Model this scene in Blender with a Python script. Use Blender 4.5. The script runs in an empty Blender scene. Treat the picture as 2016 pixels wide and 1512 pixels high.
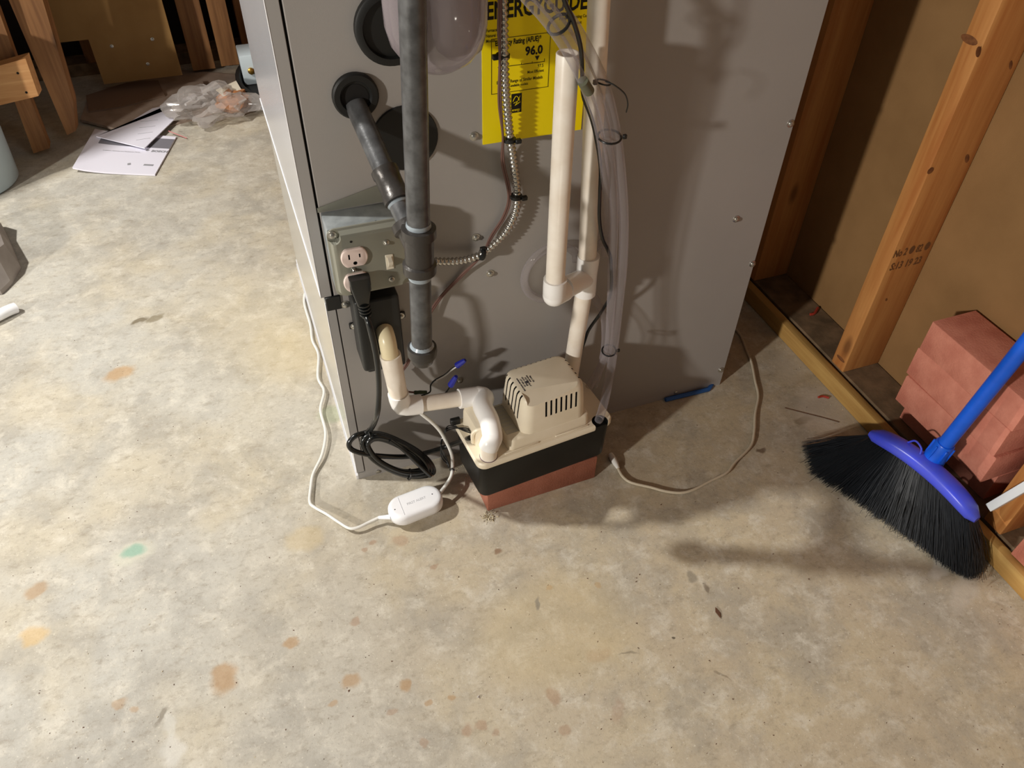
import bpy, bmesh, math, random
import numpy as np
from mathutils import Vector, Matrix, Euler
random.seed(7)
S = bpy.context.scene
COL = S.collection
# ------------------------------------------------------------------ camera
FPX = 1536.0
PITCH, ROLL, YAW = math.radians(44.12), math.radians(1.41), math.radians(-21.04)
CAM = Vector((-.0622, -.901, 1.0795))
_r = Vector((math.cos(YAW), math.sin(YAW), 0)); _fh = Vector((-math.sin(YAW), math.cos(YAW), 0)); _u = Vector((0, 0, 1))
FW = math.cos(PITCH)*_fh - math.sin(PITCH)*_u
_up = math.cos(PITCH)*_u + math.sin(PITCH)*_fh
RT = math.cos(ROLL)*_r + math.sin(ROLL)*_up
UP = -math.sin(ROLL)*_r + math.cos(ROLL)*_up
cd = bpy.data.cameras.new('camera'); cam = bpy.data.objects.new('camera', cd); COL.objects.link(cam)
cd.sensor_fit = 'HORIZONTAL'; cd.sensor_width = 36; cd.lens = 36*FPX/2016; cd.clip_start = .01
cam.matrix_world = Matrix(((RT.x, UP.x, -FW.x, CAM.x), (RT.y, UP.y, -FW.y, CAM.y), (RT.z, UP.z, -FW.z, CAM.z), (0, 0, 0, 1)))
S.camera = cam
# ------------------------------------------------------------------ light
W = bpy.data.worlds.new('world'); S.world = W; W.use_nodes = True
bg = W.node_tree.nodes['Background']; bg.inputs[0].default_value = (1.0, .93, .84, 1); bg.inputs[1].default_value = .10
def bulb(name, loc, energy, rad, col):
    l = bpy.data.lights.new(name, 'POINT'); l.energy = energy; l.shadow_soft_size = rad; l.color = col
    o = bpy.data.objects.new(name, l); COL.objects.link(o); o.location = loc
bulb('ceiling_bulb', (-1.50, .58, 2.10), 225, .045, (1, .97, .91))
bulb('ceiling_bulb_front', (-3.2, -1.75, 1.62), 380, .085, (1, .95, .87))
S.view_settings.view_transform = 'Standard'; S.view_settings.look = 'None'
S.view_settings.gamma = 1; S.view_settings.use_curve_mapping = False; S.view_settings.exposure = 0.1
# ------------------------------------------------------------------ helpers
def ray(px, py): return FW + RT*((px-1008)/FPX) - UP*((py-756)/FPX)
def at(px, py, ax, v):            # the point seen at a pixel on a world plane x=, y= or z=
    d = ray(px, py); i = 'xyz'.index(ax); return CAM + d*((v-CAM[i])/d[i])
def atp(px, py, n, c):            # on the plane n.p = c
    d = ray(px, py); n = Vector(n); return CAM + d*((c-n.dot(CAM))/n.dot(d))
def V(*a): return Vector(a)
def nb(): return bmesh.new()
def box(bm, x0, x1, y0, y1, z0, z1, bev=0, seg=2, M=None):
    r = bmesh.ops.create_cube(bm, size=1)
    vs = r['verts']
    for v in vs: v.co = Vector(((x0+x1)/2+v.co.x*(x1-x0), (y0+y1)/2+v.co.y*(y1-y0), (z0+z1)/2+v.co.z*(z1-z0)))
    if bev:
        es = list({e for v in vs for e in v.link_edges})
        r = bmesh.ops.bevel(bm, geom=es, offset=bev, segments=seg, profile=.5, affect='EDGES')
        vs = list({v for f in r['faces'] for v in f.verts} | {v for v in vs if v.is_valid})
    if M is not None:
        for v in vs: v.co = M @ v.co
    return vs
def frames(pts):
    n = len(pts); T = []
    for i in range(n):
        a = pts[max(i-1, 0)]; b = pts[min(i+1, n-1)]; t = (b-a); T.append(t.normalized() if t.length > 1e-9 else Vector((0, 0, 1)))
    u = T[0].orthogonal().normalized(); out = []
    for t in T:
        u = (u - t*u.dot(t)); u = u.normalized() if u.length > 1e-6 else t.orthogonal().normalized()
        out.append((u.copy(), t.cross(u)))
    return out
def tube(bm, pts, rad, seg=12, cap=True, closed=False, hollow=0):
    pts = [Vector(p) for p in pts]; n = len(pts)
    rs = rad if isinstance(rad, (list, tuple)) else [rad]*n
    fr = frames(pts); rings = []
    for p, r, (u, w) in zip(pts, rs, fr):
        rings.append([bm.verts.new(p+u*(r*math.cos(a))+w*(r*math.sin(a))) for a in (2*math.pi*k/seg for k in range(seg))])
    for i in range(n-1):
        for k in range(seg): bm.faces.new((rings[i][k], rings[i][(k+1) % seg], rings[i+1][(k+1) % seg], rings[i+1][k]))
    if cap and not closed:
        bm.faces.new(rings[0][::-1])
        bm.faces.new(rings[-1])
    return rings
def smooth(pts, per=6, closed=False):
    pts = [Vector(p) for p in pts]; n = len(pts); out = []
    rng = range(n) if closed else range(n-1)
    for i in rng:
        p0 = pts[(i-1) % n] if (closed or i > 0) else pts[0]*2-pts[1]
        p1 = pts[i]; p2 = pts[(i+1) % n]; p3 = pts[(i+2) % n] if (closed or i+2 < n) else pts[-1]*2-pts[-2]
        for k in range(per):
            t = k/per
            out.append(.5*((2*p1)+(p2-p0)*t+(2*p0-5*p1+4*p2-p3)*t*t+(3*p1-p0-3*p2+p3)*t**3))
    out.append(pts[0].copy() if closed else pts[-1].copy()); return out
def resample(pts, step):
    out = [pts[0].copy()]; acc = 0
    for a, b in zip(pts, pts[1:]):
        L = (b-a).length; s = step-acc
        while s <= L and L > 0: out.append(a.lerp(b, s/L)); s += step
        acc = (acc+L) % step if L+acc >= step else acc+L
    return out
def ctube(bm, pts, r, per=6, seg=10, **k): return tube(bm, smooth(pts, per), r, seg, **k)
def lathe(bm, prof, M=None, seg=24, cap=True):      # prof: list (r, z) about +z
    rings = []
    for r, z in prof: rings.append([bm.verts.new(V(r*math.cos(a), r*math.sin(a), z)) for a in (2*math.pi*k/seg for k in range(seg))])
    for i in range(len(prof)-1):
        for k in range(seg): bm.faces.new((rings[i][k], rings[i][(k+1) % seg], rings[i+1][(k+1) % seg], rings[i+1][k]))
    if cap: bm.faces.new(rings[0][::-1]); bm.faces.new(rings[-1])
    if M is not None:
        for R in rings:
            for v in R: v.co = M @ v.co
    return rings
def zto(d):                        # rotation taking +z to d
    return Vector(d).normalized().to_track_quat('Z', 'Y').to_matrix().to_4x4()
def disc(bm, c, d, r, h, seg=20, bev=0):
    M = Matrix.Translation(Vector(c)) @ zto(d)
    lathe(bm, [(r, 0), (r, h-bev), (r-bev, h)] if bev else [(r, 0), (r, h)], M, seg)
def prism(bm, poly, n, t):         # polygon of 3d points, extruded by t along n
    a = [bm.verts.new(Vector(p)) for p in poly]; b = [bm.verts.new(Vector(p)+Vector(n)*t) for p in poly]
    bm.faces.new(a); bm.faces.new(b[::-1])
    for i in range(len(a)):
        j = (i+1) % len(a); bm.faces.new((a[j], a[i], b[i], b[j]))
def rrect(x0, x1, y0, y1, r, n=5):
    out = []
    for cx, cy, a0 in ((x1-r, y1-r, 0), (x0+r, y1-r, 90), (x0+r, y0+r, 180), (x1-r, y0+r, 270)):
        for k in range(n+1):
            a = math.radians(a0+90*k/n); out.append((cx+r*math.cos(a), cy+r*math.sin(a)))
    return out
def loft(bm, layers, M=None):      # layers: list of (outline2d, z)
    rings = [[bm.verts.new(V(x, y, z)) for x, y in o] for o, z in layers]; n = len(rings[0])
    for i in range(len(rings)-1):
        for k in range(n): bm.faces.new((rings[i][k], rings[i][(k+1) % n], rings[i+1][(k+1) % n], rings[i+1][k]))
    bm.faces.new(rings[0][::-1]); bm.faces.new(rings[-1])
    if M is not None:
        for R in rings:
            for v in R: v.co = M @ v.co
def off(o, k):                     # scale an outline about its centre by an inset k (m)
    xs = [p[0] for p in o]; ys = [p[1] for p in o]; cx = (min(xs)+max(xs))/2; cy = (min(ys)+max(ys))/2
    sx = 1-k/((max(xs)-min(xs))/2); sy = 1-k/((max(ys)-min(ys))/2)
    return [(cx+(x-cx)*sx, cy+(y-cy)*sy) for x, y in o]
ROOTLOC = {}
def wloc(o):
    p = Vector((0, 0, 0))
    while o is not None: p = p + o.location; o = o.parent
    return p
def obj(name, bm, mat, parent=None, label=None, cat=None, group=None, kind=None, angle=38, flat=False, recalc=True):
    if recalc: bmesh.ops.recalc_face_normals(bm, faces=bm.faces[:])
    if parent is None:
        xs = [v.co for v in bm.verts]
        loc = V((min(v.x for v in xs)+max(v.x for v in xs))/2, (min(v.y for v in xs)+max(v.y for v in xs))/2, min(v.z for v in xs))
    else: loc = wloc(parent)
    bmesh.ops.translate(bm, verts=bm.verts[:], vec=-loc)
    me = bpy.data.meshes.new(name); bm.to_mesh(me); bm.free()
    for m in (mat if isinstance(mat, (list, tuple)) else [mat]): me.materials.append(m)
    if not flat:
        me.polygons.foreach_set('use_smooth', [True]*len(me.polygons)); me.set_sharp_from_angle(angle=math.radians(angle))
    o = bpy.data.objects.new(name, me); COL.objects.link(o)
    if parent is None: o.location = loc
    else: o.parent = parent
    tag(o, label, cat, group, kind); return o
def tag(o, label=None, cat=None, group=None, kind=None):
    if label: o['label'] = label
    if cat: o['category'] = cat
    if group: o['group'] = group
    if kind: o['kind'] = kind
def thing(name, label, cat, loc=(0, 0, 0), group=None, kind=None):
    o = bpy.data.objects.new(name, None); COL.objects.link(o); o.location = loc; o.empty_display_size = .05
    tag(o, label, cat, group, kind); return o
def text(bm_or_none, s, size, origin, xd, yd, align='LEFT', bold=0, ext=.0002, sx=1.0):
    c = bpy.data.curves.new('t', 'FONT'); c.body = s; c.size = size; c.align_x = align; c.extrude = ext; c.offset = bold; c.resolution_u = 2
    o = bpy.data.objects.new('t', c); COL.objects.link(o)
    dg = bpy.context.evaluated_depsgraph_get(); me = bpy.data.meshes.new_from_object(o.evaluated_get(dg))
    x = Vector(xd).normalized(); y = Vector(yd).normalized(); n = x.cross(y)
    M = Matrix(((x.x*sx, y.x, n.x, origin[0]), (x.y*sx, y.y, n.y, origin[1]), (x.z*sx, y.z, n.z, origin[2]), (0, 0, 0, 1)))
    me.transform(M); bm = bm_or_none or nb(); bm.from_mesh(me)
    bpy.data.objects.remove(o); bpy.data.curves.remove(c); bpy.data.meshes.remove(me); return bm
def cut(o, cutter_bm, mat):        # boolean cut-outs, faces take the cutter's material
    me = bpy.data.meshes.new('c'); bmesh.ops.recalc_face_normals(cutter_bm, faces=cutter_bm.faces[:])
    bmesh.ops.translate(cutter_bm, verts=cutter_bm.verts[:], vec=-wloc(o)); cutter_bm.to_mesh(me); cutter_bm.free(); me.materials.append(mat)
    c = bpy.data.objects.new('c', me); COL.objects.link(c); c.location = wloc(o)
    m = o.modifiers.new('b', 'BOOLEAN'); m.operation = 'DIFFERENCE'; m.object = c; m.solver = 'EXACT'; m.material_mode = 'TRANSFER'
    bpy.context.view_layer.update()
    dg = bpy.context.evaluated_depsgraph_get(); new = bpy.data.meshes.new_from_object(o.evaluated_get(dg))
    o.modifiers.remove(m); old = o.data; new.name = old.name; o.data = new; bpy.data.objects.remove(c)
# ------------------------------------------------------------------ materials
def lin(c): return tuple(((x/255)/12.92 if x/255 <= .04045 else ((x/255+.055)/1.055)**2.4) for x in c)+(1,)
def newmat(name):
    m = bpy.data.materials.new(name); m.use_nodes = True; nt = m.node_tree
    return m, nt, nt.nodes['Principled BSDF']
def nd(nt, t, **k):
    n = nt.nodes.new(t)
    for a, b in k.items(): setattr(n, a, b)
    return n
def mat(name, col, rough=.5, metal=0, noise=0, nscale=40, bump=0, bscale=200, trans=0, ior=1.45, alpha=1, col2=None, spec=.5, coat=0):
    m, nt, p = newmat(name); c = lin(col)
    p.inputs['Base Color'].default_value = c; p.inputs['Roughness'].default_value = rough; p.inputs['Metallic'].default_value = metal
    p.inputs['Transmission Weight'].default_value = trans; p.inputs['IOR'].default_value = ior; p.inputs['Alpha'].default_value = alpha
    p.inputs['Specular IOR Level'].default_value = spec; p.inputs['Coat Weight'].default_value = coat
    tc = nd(nt, 'ShaderNodeTexCoord')
    if noise or col2:
        n = nd(nt, 'ShaderNodeTexNoise'); n.inputs['Scale'].default_value = nscale; n.inputs['Detail'].default_value = 6
        nt.links.new(tc.outputs['Object'], n.inputs['Vector'])
        mx = nd(nt, 'ShaderNodeMix', data_type='RGBA'); r = nd(nt, 'ShaderNodeMapRange'); r.inputs[1].default_value = .35; r.inputs[2].default_value = .68
        nt.links.new(n.outputs[0], r.inputs[0]); nt.links.new(r.outputs[0], mx.inputs[0])
        d = lin(col2) if col2 else tuple(x*(1-noise) for x in c[:3])+(1,)
        mx.inputs[6].default_value = c; mx.inputs[7].default_value = d; nt.links.new(mx.outputs[2], p.inputs['Base Color'])
    if bump:
        n = nd(nt, 'ShaderNodeTexNoise'); n.inputs['Scale'].default_value = bscale; n.inputs['Detail'].default_value = 4
        nt.links.new(tc.outputs['Object'], n.inputs['Vector']); b = nd(nt, 'ShaderNodeBump'); b.inputs['Strength'].default_value = bump; b.inputs['Distance'].default_value = .002
        nt.links.new(n.outputs[0], b.inputs['Height']); nt.links.new(b.outputs[0], p.inputs['Normal'])
    return m
def wood(name, light, dark, axis='z', rough=.65, knots=1.0):
    m, nt, p = newmat(name); L = nt.links.new
    tc = nd(nt, 'ShaderNodeTexCoord'); mp = nd(nt, 'ShaderNodeMapping'); L(tc.outputs['Object'], mp.inputs[0])
    s = {'x': (.06, 1, 1), 'y': (1, .06, 1), 'z': (1, 1, .06)}[axis]; mp.inputs['Scale'].default_value = s
    n = nd(nt, 'ShaderNodeTexNoise'); n.inputs['Scale'].default_value = 42; n.inputs['Detail'].default_value = 5; n.inputs['Distortion'].default_value = .8; L(mp.outputs[0], n.inputs['Vector'])
    w = nd(nt, 'ShaderNodeTexNoise'); w.inputs['Scale'].default_value = 220; w.inputs['Detail'].default_value = 3; L(mp.outputs[0], w.inputs['Vector'])
    ad = nd(nt, 'ShaderNodeMath', operation='MULTIPLY_ADD'); L(w.outputs[0], ad.inputs[0]); ad.inputs[1].default_value = .35; L(n.outputs[0], ad.inputs[2])
    r = nd(nt, 'ShaderNodeMapRange'); r.inputs[1].default_value = .45; r.inputs[2].default_value = .9; L(ad.outputs[0], r.inputs[0])
    mx = nd(nt, 'ShaderNodeMix', data_type='RGBA'); mx.inputs[6].default_value = lin(light); mx.inputs[7].default_value = lin(dark); L(r.outputs[0], mx.inputs[0])
    # knots
    mk = nd(nt, 'ShaderNodeMapping'); L(tc.outputs['Object'], mk.inputs[0]); mk.inputs['Scale'].default_value = {'x': (.4, 1, 1), 'y': (1, .4, 1), 'z': (1, 1, .4)}[axis]
    vo = nd(nt, 'ShaderNodeTexVoronoi'); vo.inputs['Scale'].default_value = 11; L(mk.outputs[0], vo.inputs['Vector'])
    kr = nd(nt, 'ShaderNodeMapRange'); kr.inputs[1].default_value = .05; kr.inputs[2].default_value = .14; kr.inputs[3].default_value = .75*knots; kr.inputs[4].default_value = 0; L(vo.outputs['Distance'], kr.inputs[0])
    m2 = nd(nt, 'ShaderNodeMix', data_type='RGBA'); L(kr.outputs[0], m2.inputs[0]); L(mx.outputs[2], m2.inputs[6]); m2.inputs[7].default_value = tuple(x*.35 for x in lin(dark)[:3])+(1,)
    L(m2.outputs[2], p.inputs['Base Color']); p.inputs['Roughness'].default_value = rough
    b = nd(nt, 'ShaderNodeBump'); b.inputs['Strength'].default_value = .25; b.inputs['Distance'].default_value = .001; L(ad.outputs[0], b.inputs['Height']); L(b.outputs[0], p.inputs['Normal'])
    return m
M = {}
M['panel'] = mat('grey_painted_steel', (160, 155, 151), .42, bump=.06, bscale=900, noise=.05, nscale=6)
M['flange'] = mat('grey_door_flange', (162, 158, 155), .4)
M['door'] = mat('glossy_door_steel', (222, 224, 230), .2, metal=.55, noise=.04, nscale=5)
M['brightedge'] = mat('bright_steel_and_highlight', (240, 240, 244), .25, metal=.2)
M['doorlow'] = mat('glossy_lower_door_steel', (205, 204, 200), .2, metal=.5, noise=.05, nscale=6)
M['seam'] = mat('dark_gap', (20, 17, 15), .9)
M['screw'] = mat('zinc_screw', (190, 188, 182), .28, metal=.9)
M['rubber'] = mat('black_rubber', (24, 24, 23), .55)
M['blackpl'] = mat('black_plastic', (30, 31, 31), .4, bump=.05, bscale=400)
M['cord'] = mat('black_cord_vinyl', (18, 20, 20), .28, coat=.3)
M['steelpipe'] = mat('dark_grey_pipe', (74, 74, 75), .33, metal=.4, col2=(104, 105, 107), nscale=55, bump=.1, bscale=300)
M['fitting'] = mat('dark_iron_fitting', (68, 65, 63), .33, metal=.4, bump=.15, bscale=250)
M['dope'] = mat('pale_blue_thread_sealant', (150, 160, 168), .2)
M['galv'] = mat('galvanised_steel', (168, 174, 176), .34, metal=.4, col2=(140, 146, 148), nscale=60)
M['galvcover'] = mat('galvanised_cover', (146, 145, 132), .36, metal=.35, col2=(138, 138, 128), nscale=25)
M['ivory'] = mat('pinkish_white_plastic', (228, 208, 200), .35)
M['cream_sw'] = mat('cream_switch_plastic', (220, 212, 194), .35)
M['pvc'] = mat('aged_cream_pvc', (248, 240, 228), .35, col2=(236, 224, 208), nscale=30)
M['pvcfit'] = mat('white_pvc_fitting', (246, 244, 242), .3)
M['pvccap'] = mat('yellowish_pvc', (238, 224, 186), .3)
M['cream'] = mat('cream_pump_plastic', (236, 225, 204), .4, col2=(226, 214, 190), nscale=18)
M['slotshade'] = mat('painted_slot_shade', (16, 14, 13), .9)  # near-black put on slot cut faces for the shade inside them
M['tank'] = mat('black_tank_plastic', (17, 17, 16), .42, spec=.3, bump=.05, bscale=150)
M['brick'] = mat('red_clay_brick', (158, 100, 80), .85, col2=(144, 88, 68), nscale=30, bump=.35, bscale=350)
M['brick2'] = mat('dusty_red_brick', (222, 146, 124), .85, col2=(200, 122, 102), nscale=28, bump=.4, bscale=300)
M['white'] = mat('white_plastic', (240, 240, 243), .32)
M['whitecord'] = mat('white_cord_vinyl', (226, 224, 218), .35)
M['palegrey'] = mat('pale_grey_print', (196, 196, 200), .5)
M['greyprint'] = mat('grey_print', (150, 150, 155), .5)
M['black'] = mat('black_ink', (14, 13, 12), .6)
M['yellow'] = mat('yellow_label_paper', (250, 226, 0), .45)
M['yline'] = mat('dark_olive_print', (70, 62, 10), .6)
M['brownwire'] = mat('brown_wire_vinyl', (112, 82, 74), .4)
M['conduit'] = mat('metal_flex_conduit', (196, 192, 184), .25, metal=.9)
M['blue_nut'] = mat('blue_wire_nut', (32, 40, 150), .4)
M['green_nut'] = mat('green_wire_splice', (48, 66, 44), .5)
M['bluehandle'] = mat('bright_blue_handle', (20, 96, 226), .35, noise=.12, nscale=60)
M['bluehead'] = mat('royal_blue_plastic', (62, 76, 222), .3, col2=(78, 88, 200), nscale=30)
M['bluepan'] = mat('blue_plastic_strip', (40, 92, 160), .5)
M['bristle'] = mat('black_bristle', (30, 33, 38), .5)
M['paper'] = mat('white_paper', (226, 224, 236), .5)
M['greyband'] = mat('grey_printed_band', (120, 118, 126), .5)
M['board'] = mat('brown_hardboard', (158, 122, 72), .75, col2=(146, 110, 62), nscale=12, bump=.08, bscale=500)
M['wallboard'] = mat('brown_fibreboard_wall', (150, 114, 72), .8, col2=(136, 102, 62), nscale=8, bump=.12, bscale=400)
M['cardboard'] = mat('flattened_brown_cardboard', (170, 152, 138), .7, col2=(146, 128, 114), nscale=20)
M['stud'] = wood('pine_stud', (206, 146, 84), (178, 112, 56), 'z')
M['studface'] = wood('pine_stud_pale', (214, 158, 98), (190, 128, 72), 'z')
M['strip'] = wood('yellow_pine_strip', (196, 158, 92), (166, 124, 64), 'y', knots=.6)
M['plate'] = mat('dirty_grey_wood_plate', (132, 108, 82), .85, col2=(92, 76, 56), nscale=26, bump=.3, bscale=120)
M['oldwood'] = wood('dim_old_lumber', (158, 112, 68), (114, 74, 40), 'z')
M['blockwood'] = wood('pale_cut_lumber', (212, 162, 108), (184, 128, 76), 'x', knots=.5)
M['darkwall'] = mat('dark_basement_wall', (40, 28, 20), .9, col2=(28, 20, 14), nscale=5)
M['bucket'] = mat('pale_blue_bucket_plastic', (176, 192, 200), .4)
M['green'] = mat('green_print', (52, 128, 84), .5)
M['bagclear'] = None
M['bar'] = mat('white_painted_bar', (228, 232, 236), .4)
M['bag2'] = mat('grey_beige_cloth', (160, 152, 146), .8, col2=(140, 132, 126), nscale=15)
M['brass'] = mat('brass', (190, 150, 70), .3, metal=.9)
M['boxblue'] = mat('pale_blue_tank', (196, 208, 214), .4)
M['copper'] = mat('bare_copper', (220, 190, 160), .3, metal=.8)
M['leaf'] = mat('dry_leaf', (92, 62, 44), .8)
M['grit'] = mat('pale_grit', (208, 198, 172), .9, col2=(170, 152, 120), nscale=400)
M['stickerfilm'] = mat('silvery_label_film', (176, 168, 150), .25)
M['orange'] = mat('orange_brown_foam', (196, 128, 76), .7, col2=(150, 104, 68), nscale=40)
def clear(name, col, rough=.08, mixw=.3, alpha=.5):
    m, nt, p = newmat(name); L = nt.links.new
    p.inputs['Base Color'].default_value = lin(col); p.inputs['Roughness'].default_value = rough
    tr = nd(nt, 'ShaderNodeBsdfTransparent'); tr.inputs[0].default_value = (.96, .95, .94, 1)
    mx = nd(nt, 'ShaderNodeMixShader'); lw = nd(nt, 'ShaderNodeLayerWeight'); lw.inputs[0].default_value = .35
    r = nd(nt, 'ShaderNodeMapRange'); r.inputs[3].default_value = mixw; r.inputs[4].default_value = min(1, mixw+alpha); L(lw.outputs['Facing'], r.inputs[0])
    L(r.outputs[0], mx.inputs[0]); L(tr.outputs[0], mx.inputs[1]); L(p.outputs[0], mx.inputs[2])
    L(mx.outputs[0], nt.nodes['Material Output'].inputs[0]); return m
M['tubeclear'] = clear('clear_vinyl_tube', (186, 180, 186), .08, .10, .55)
M['hoseclear'] = clear('lilac_clear_plastic', (150, 140, 144), .1, .38, .35)
M['bagclear'] = clear('clear_plastic_bag', (190, 184, 180), .12, .25, .5)
# concrete floor
def floor_mat():
    m, nt, p = newmat('stained_concrete'); L = nt.links.new
    tc = nd(nt, 'ShaderNodeTexCoord'); O = tc.outputs['Object']
    def noise(s, d=6, dist=0, rough=.55, sc=None):
        n = nd(nt, 'ShaderNodeTexNoise'); n.inputs['Scale'].default_value = s; n.inputs['Detail'].default_value = d; n.inputs['Distortion'].default_value = dist; n.inputs['Roughness'].default_value = rough
        if sc:
            mp = nd(nt, 'ShaderNodeMapping'); mp.inputs['Scale'].default_value = sc; mp.inputs['Rotation'].default_value = (0, 0, .5); L(O, mp.inputs[0]); L(mp.outputs[0], n.inputs[0])
        else: L(O, n.inputs[0])
        return n.outputs[0]
    def rng(x, a, b, c=0, d=1):
        r = nd(nt, 'ShaderNodeMapRange', interpolation_type='SMOOTHSTEP'); r.inputs[1].default_value = a; r.inputs[2].default_value = b; r.inputs[3].default_value = c; r.inputs[4].default_value = d; L(x, r.inputs[0]); return r.outputs[0]
    def mix(f, a, b):
        x = nd(nt, 'ShaderNodeMix', data_type='RGBA')
        if isinstance(f, float): x.inputs[0].default_value = f
        else: L(f, x.inputs[0])
        for i, c in ((6, a), (7, b)):
            if isinstance(c, tuple): x.inputs[i].default_value = c
            else: L(c, x.inputs[i])
        return x.outputs[2]
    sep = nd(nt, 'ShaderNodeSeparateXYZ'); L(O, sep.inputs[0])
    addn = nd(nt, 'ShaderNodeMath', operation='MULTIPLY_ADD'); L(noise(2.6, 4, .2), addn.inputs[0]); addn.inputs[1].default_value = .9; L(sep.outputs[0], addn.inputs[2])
    base = mix(rng(addn.outputs[0], -.05, .95), lin((188, 185, 176)), lin((186, 172, 148)))  # own grey-to-tan tone; right end also darkened for lamp falloff
    base = mix(rng(noise(4.5, 5, .3), .42, .66, 0, .5), base, lin((198, 184, 154)))
    base = mix(rng(noise(7, 8, .2, .68), .42, .66, 0, .6), base, lin((154, 149, 140)))
    base = mix(rng(noise(22, 9, .3, .74), .46, .72, 0, .7), base, lin((216, 210, 196)))
    base = mix(rng(noise(34, 9, .2, .76, (1, 1.7, 1)), .48, .74, 0, .6), base, lin((138, 126, 108)))
    base = mix(rng(noise(120, 5, 0, .7), .5, .75, 0, .35), base, lin((126, 114, 96)))
    base = mix(rng(noise(330, 3), .64, .72, 0, .45), base, lin((104, 92, 78)))
    base = mix(rng(noise(210, 3), .3, .36, .4, 0), base, lin((228, 222, 206)))
    dn = noise(34, 4); dv = nd(nt, 'ShaderNodeTexNoise'); dv.inputs['Scale'].default_value = 38; dv.inputs['Detail'].default_value = 3; L(O, dv.inputs[0])
    sub = nd(nt, 'ShaderNodeVectorMath', operation='SUBTRACT'); L(dv.outputs['Color'], sub.inputs[0]); sub.inputs[1].default_value = (.5, .5, .5)
    sc = nd(nt, 'ShaderNodeVectorMath', operation='SCALE'); L(sub.outputs[0], sc.inputs[0]); sc.inputs['Scale'].default_value = .022
    ad = nd(nt, 'ShaderNodeVectorMath', operation='ADD'); L(sc.outputs[0], ad.inputs[0]); L(O, ad.inputs[1])
    warped = ad.outputs[0]
    def spot(base, px, py, rx, ry, rot, col, k=.8, soft=.35):
        c = at(px, py, 'z', 0); s = ((at(px+1, py, 'z', 0)-c).length+(at(px, py+1, 'z', 0)-c).length)/2
        mp = nd(nt, 'ShaderNodeMapping', vector_type='TEXTURE'); mp.inputs['Location'].default_value = (c.x, c.y, 0)
        mp.inputs['Rotation'].default_value = (0, 0, math.radians(rot)); mp.inputs['Scale'].default_value = (rx*s, ry*s, 1); L(warped, mp.inputs[0])
        ln = nd(nt, 'ShaderNodeVectorMath', operation='LENGTH'); L(mp.outputs[0], ln.inputs[0])
        return mix(rng(ln.outputs['Value'], 1-soft, 1+soft, k, 0), base, lin(col))
    rust = (172, 138, 98); R2 = (164, 134, 110)
    for q in [(262, 1088, 36, 22, 10, (206, 204, 186), .55), (262, 1086, 20, 13, 10, (104, 168, 146), .6), (236, 735, 22, 16, 20, (182, 140, 84), .6),
              (440, 1335, 30, 24, 70, rust, .75), (72, 1160, 20, 14, 20, rust, .6), (68, 1250, 22, 20, 0, (206, 172, 112), .6),
              (572, 1264, 14, 9, 0, rust, .7), (692, 1340, 18, 15, 30, rust, .65), (1092, 1372, 11, 18, 0, R2, .6), (797, 1352, 10, 10, 0, rust, .7), (700, 1222, 9, 9, 0, R2, .6),
              (918, 1436, 13, 12, 0, R2, .6), (945, 1426, 11, 9, 0, R2, .55), (975, 1440, 8, 8, 0, R2, .5), (836, 1459, 9, 8, 0, R2, .5), (1113, 1440, 9, 8, 0, R2, .5),
              (788, 1063, 14, 11, 0, R2, .5), (735, 1068, 7, 6, 0, R2, .6), (720, 1083, 6, 5, 0, R2, .6), (855, 1113, 6, 5, 0, R2, .6), (980, 1085, 7, 5, 0, (130, 96, 70), .7),
              (1080, 1158, 6, 6, 0, rust, .6), (1175, 1153, 6, 6, 0, rust, .5), (890, 1375, 6, 6, 0, rust, .6), (842, 1386, 6, 6, 0, rust, .6), (656, 1388, 9, 7, 0, rust, .55), (770, 1403, 10, 8, 0, R2, .5),
              (1215, 1400, 22, 12, 60, R2, .35), (1180, 1290, 26, 12, 0, R2, .35), (602, 1060, 32, 26, 0, (196, 176, 134), .45), (262, 1395, 10, 8, 0, rust, .5), (235, 1385, 12, 10, 0, rust, .5),
              (1580, 828, 16, 8, 0, (112, 92, 60), .6), (275, 632, 14, 5, 20, (110, 98, 74), .8), (305, 627, 14, 6, 20, (124, 112, 86), .7), (1362, 1135, 9, 12, 0, (126, 120, 108), .6), (1390, 1158, 6, 10, 0, (110, 96, 80), .7),
              (334, 1428, 10, 30, 0, (208, 206, 198), .5), (340, 1480, 22, 34, 0, (212, 210, 204), .5), (1220, 913, 8, 7, 0, (110, 88, 60), .5), (1498, 887, 8, 4, 0, (80, 56, 36), .7),
              (1608, 800, 24, 14, 0, (150, 142, 124), .5), (1570, 700, 60, 26, 40, (206, 198, 184), .45), (1625, 800, 62, 42, 40, (208, 198, 184), .5), (1720, 960, 30, 14, 40, (200, 190, 176), .5), (1900, 1160, 60, 18, 30, (196, 188, 176), .5), (1850, 1120, 26, 12, 30, (206, 200, 190), .6),
              (520, 650, 70, 110, 10, (202, 182, 138), .22, .7), (570, 700, 60, 60, 10, (204, 184, 138), .22, .7), (1090, 1240, 150, 110, 0, (206, 186, 140), .35), (650, 815, 20, 20, 0, (140, 158, 124), .4), (1322, 1255, 3, 3, 0, (60, 50, 40), .8),
              (1060, 1190, 14, 5, 60, (120, 116, 108), .6), (320, 1410, 6, 18, -40, (110, 100, 84), .6), (1420, 1330, 3, 14, 30, (110, 96, 76), .5), (1240, 1290, 20, 3, -15, (110, 100, 84), .5)]:
        base = spot(base, *q)
    L(base, p.inputs['Base Color']); p.inputs['Roughness'].default_value = .62; p.inputs['Specular IOR Level'].default_value = .35
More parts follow.
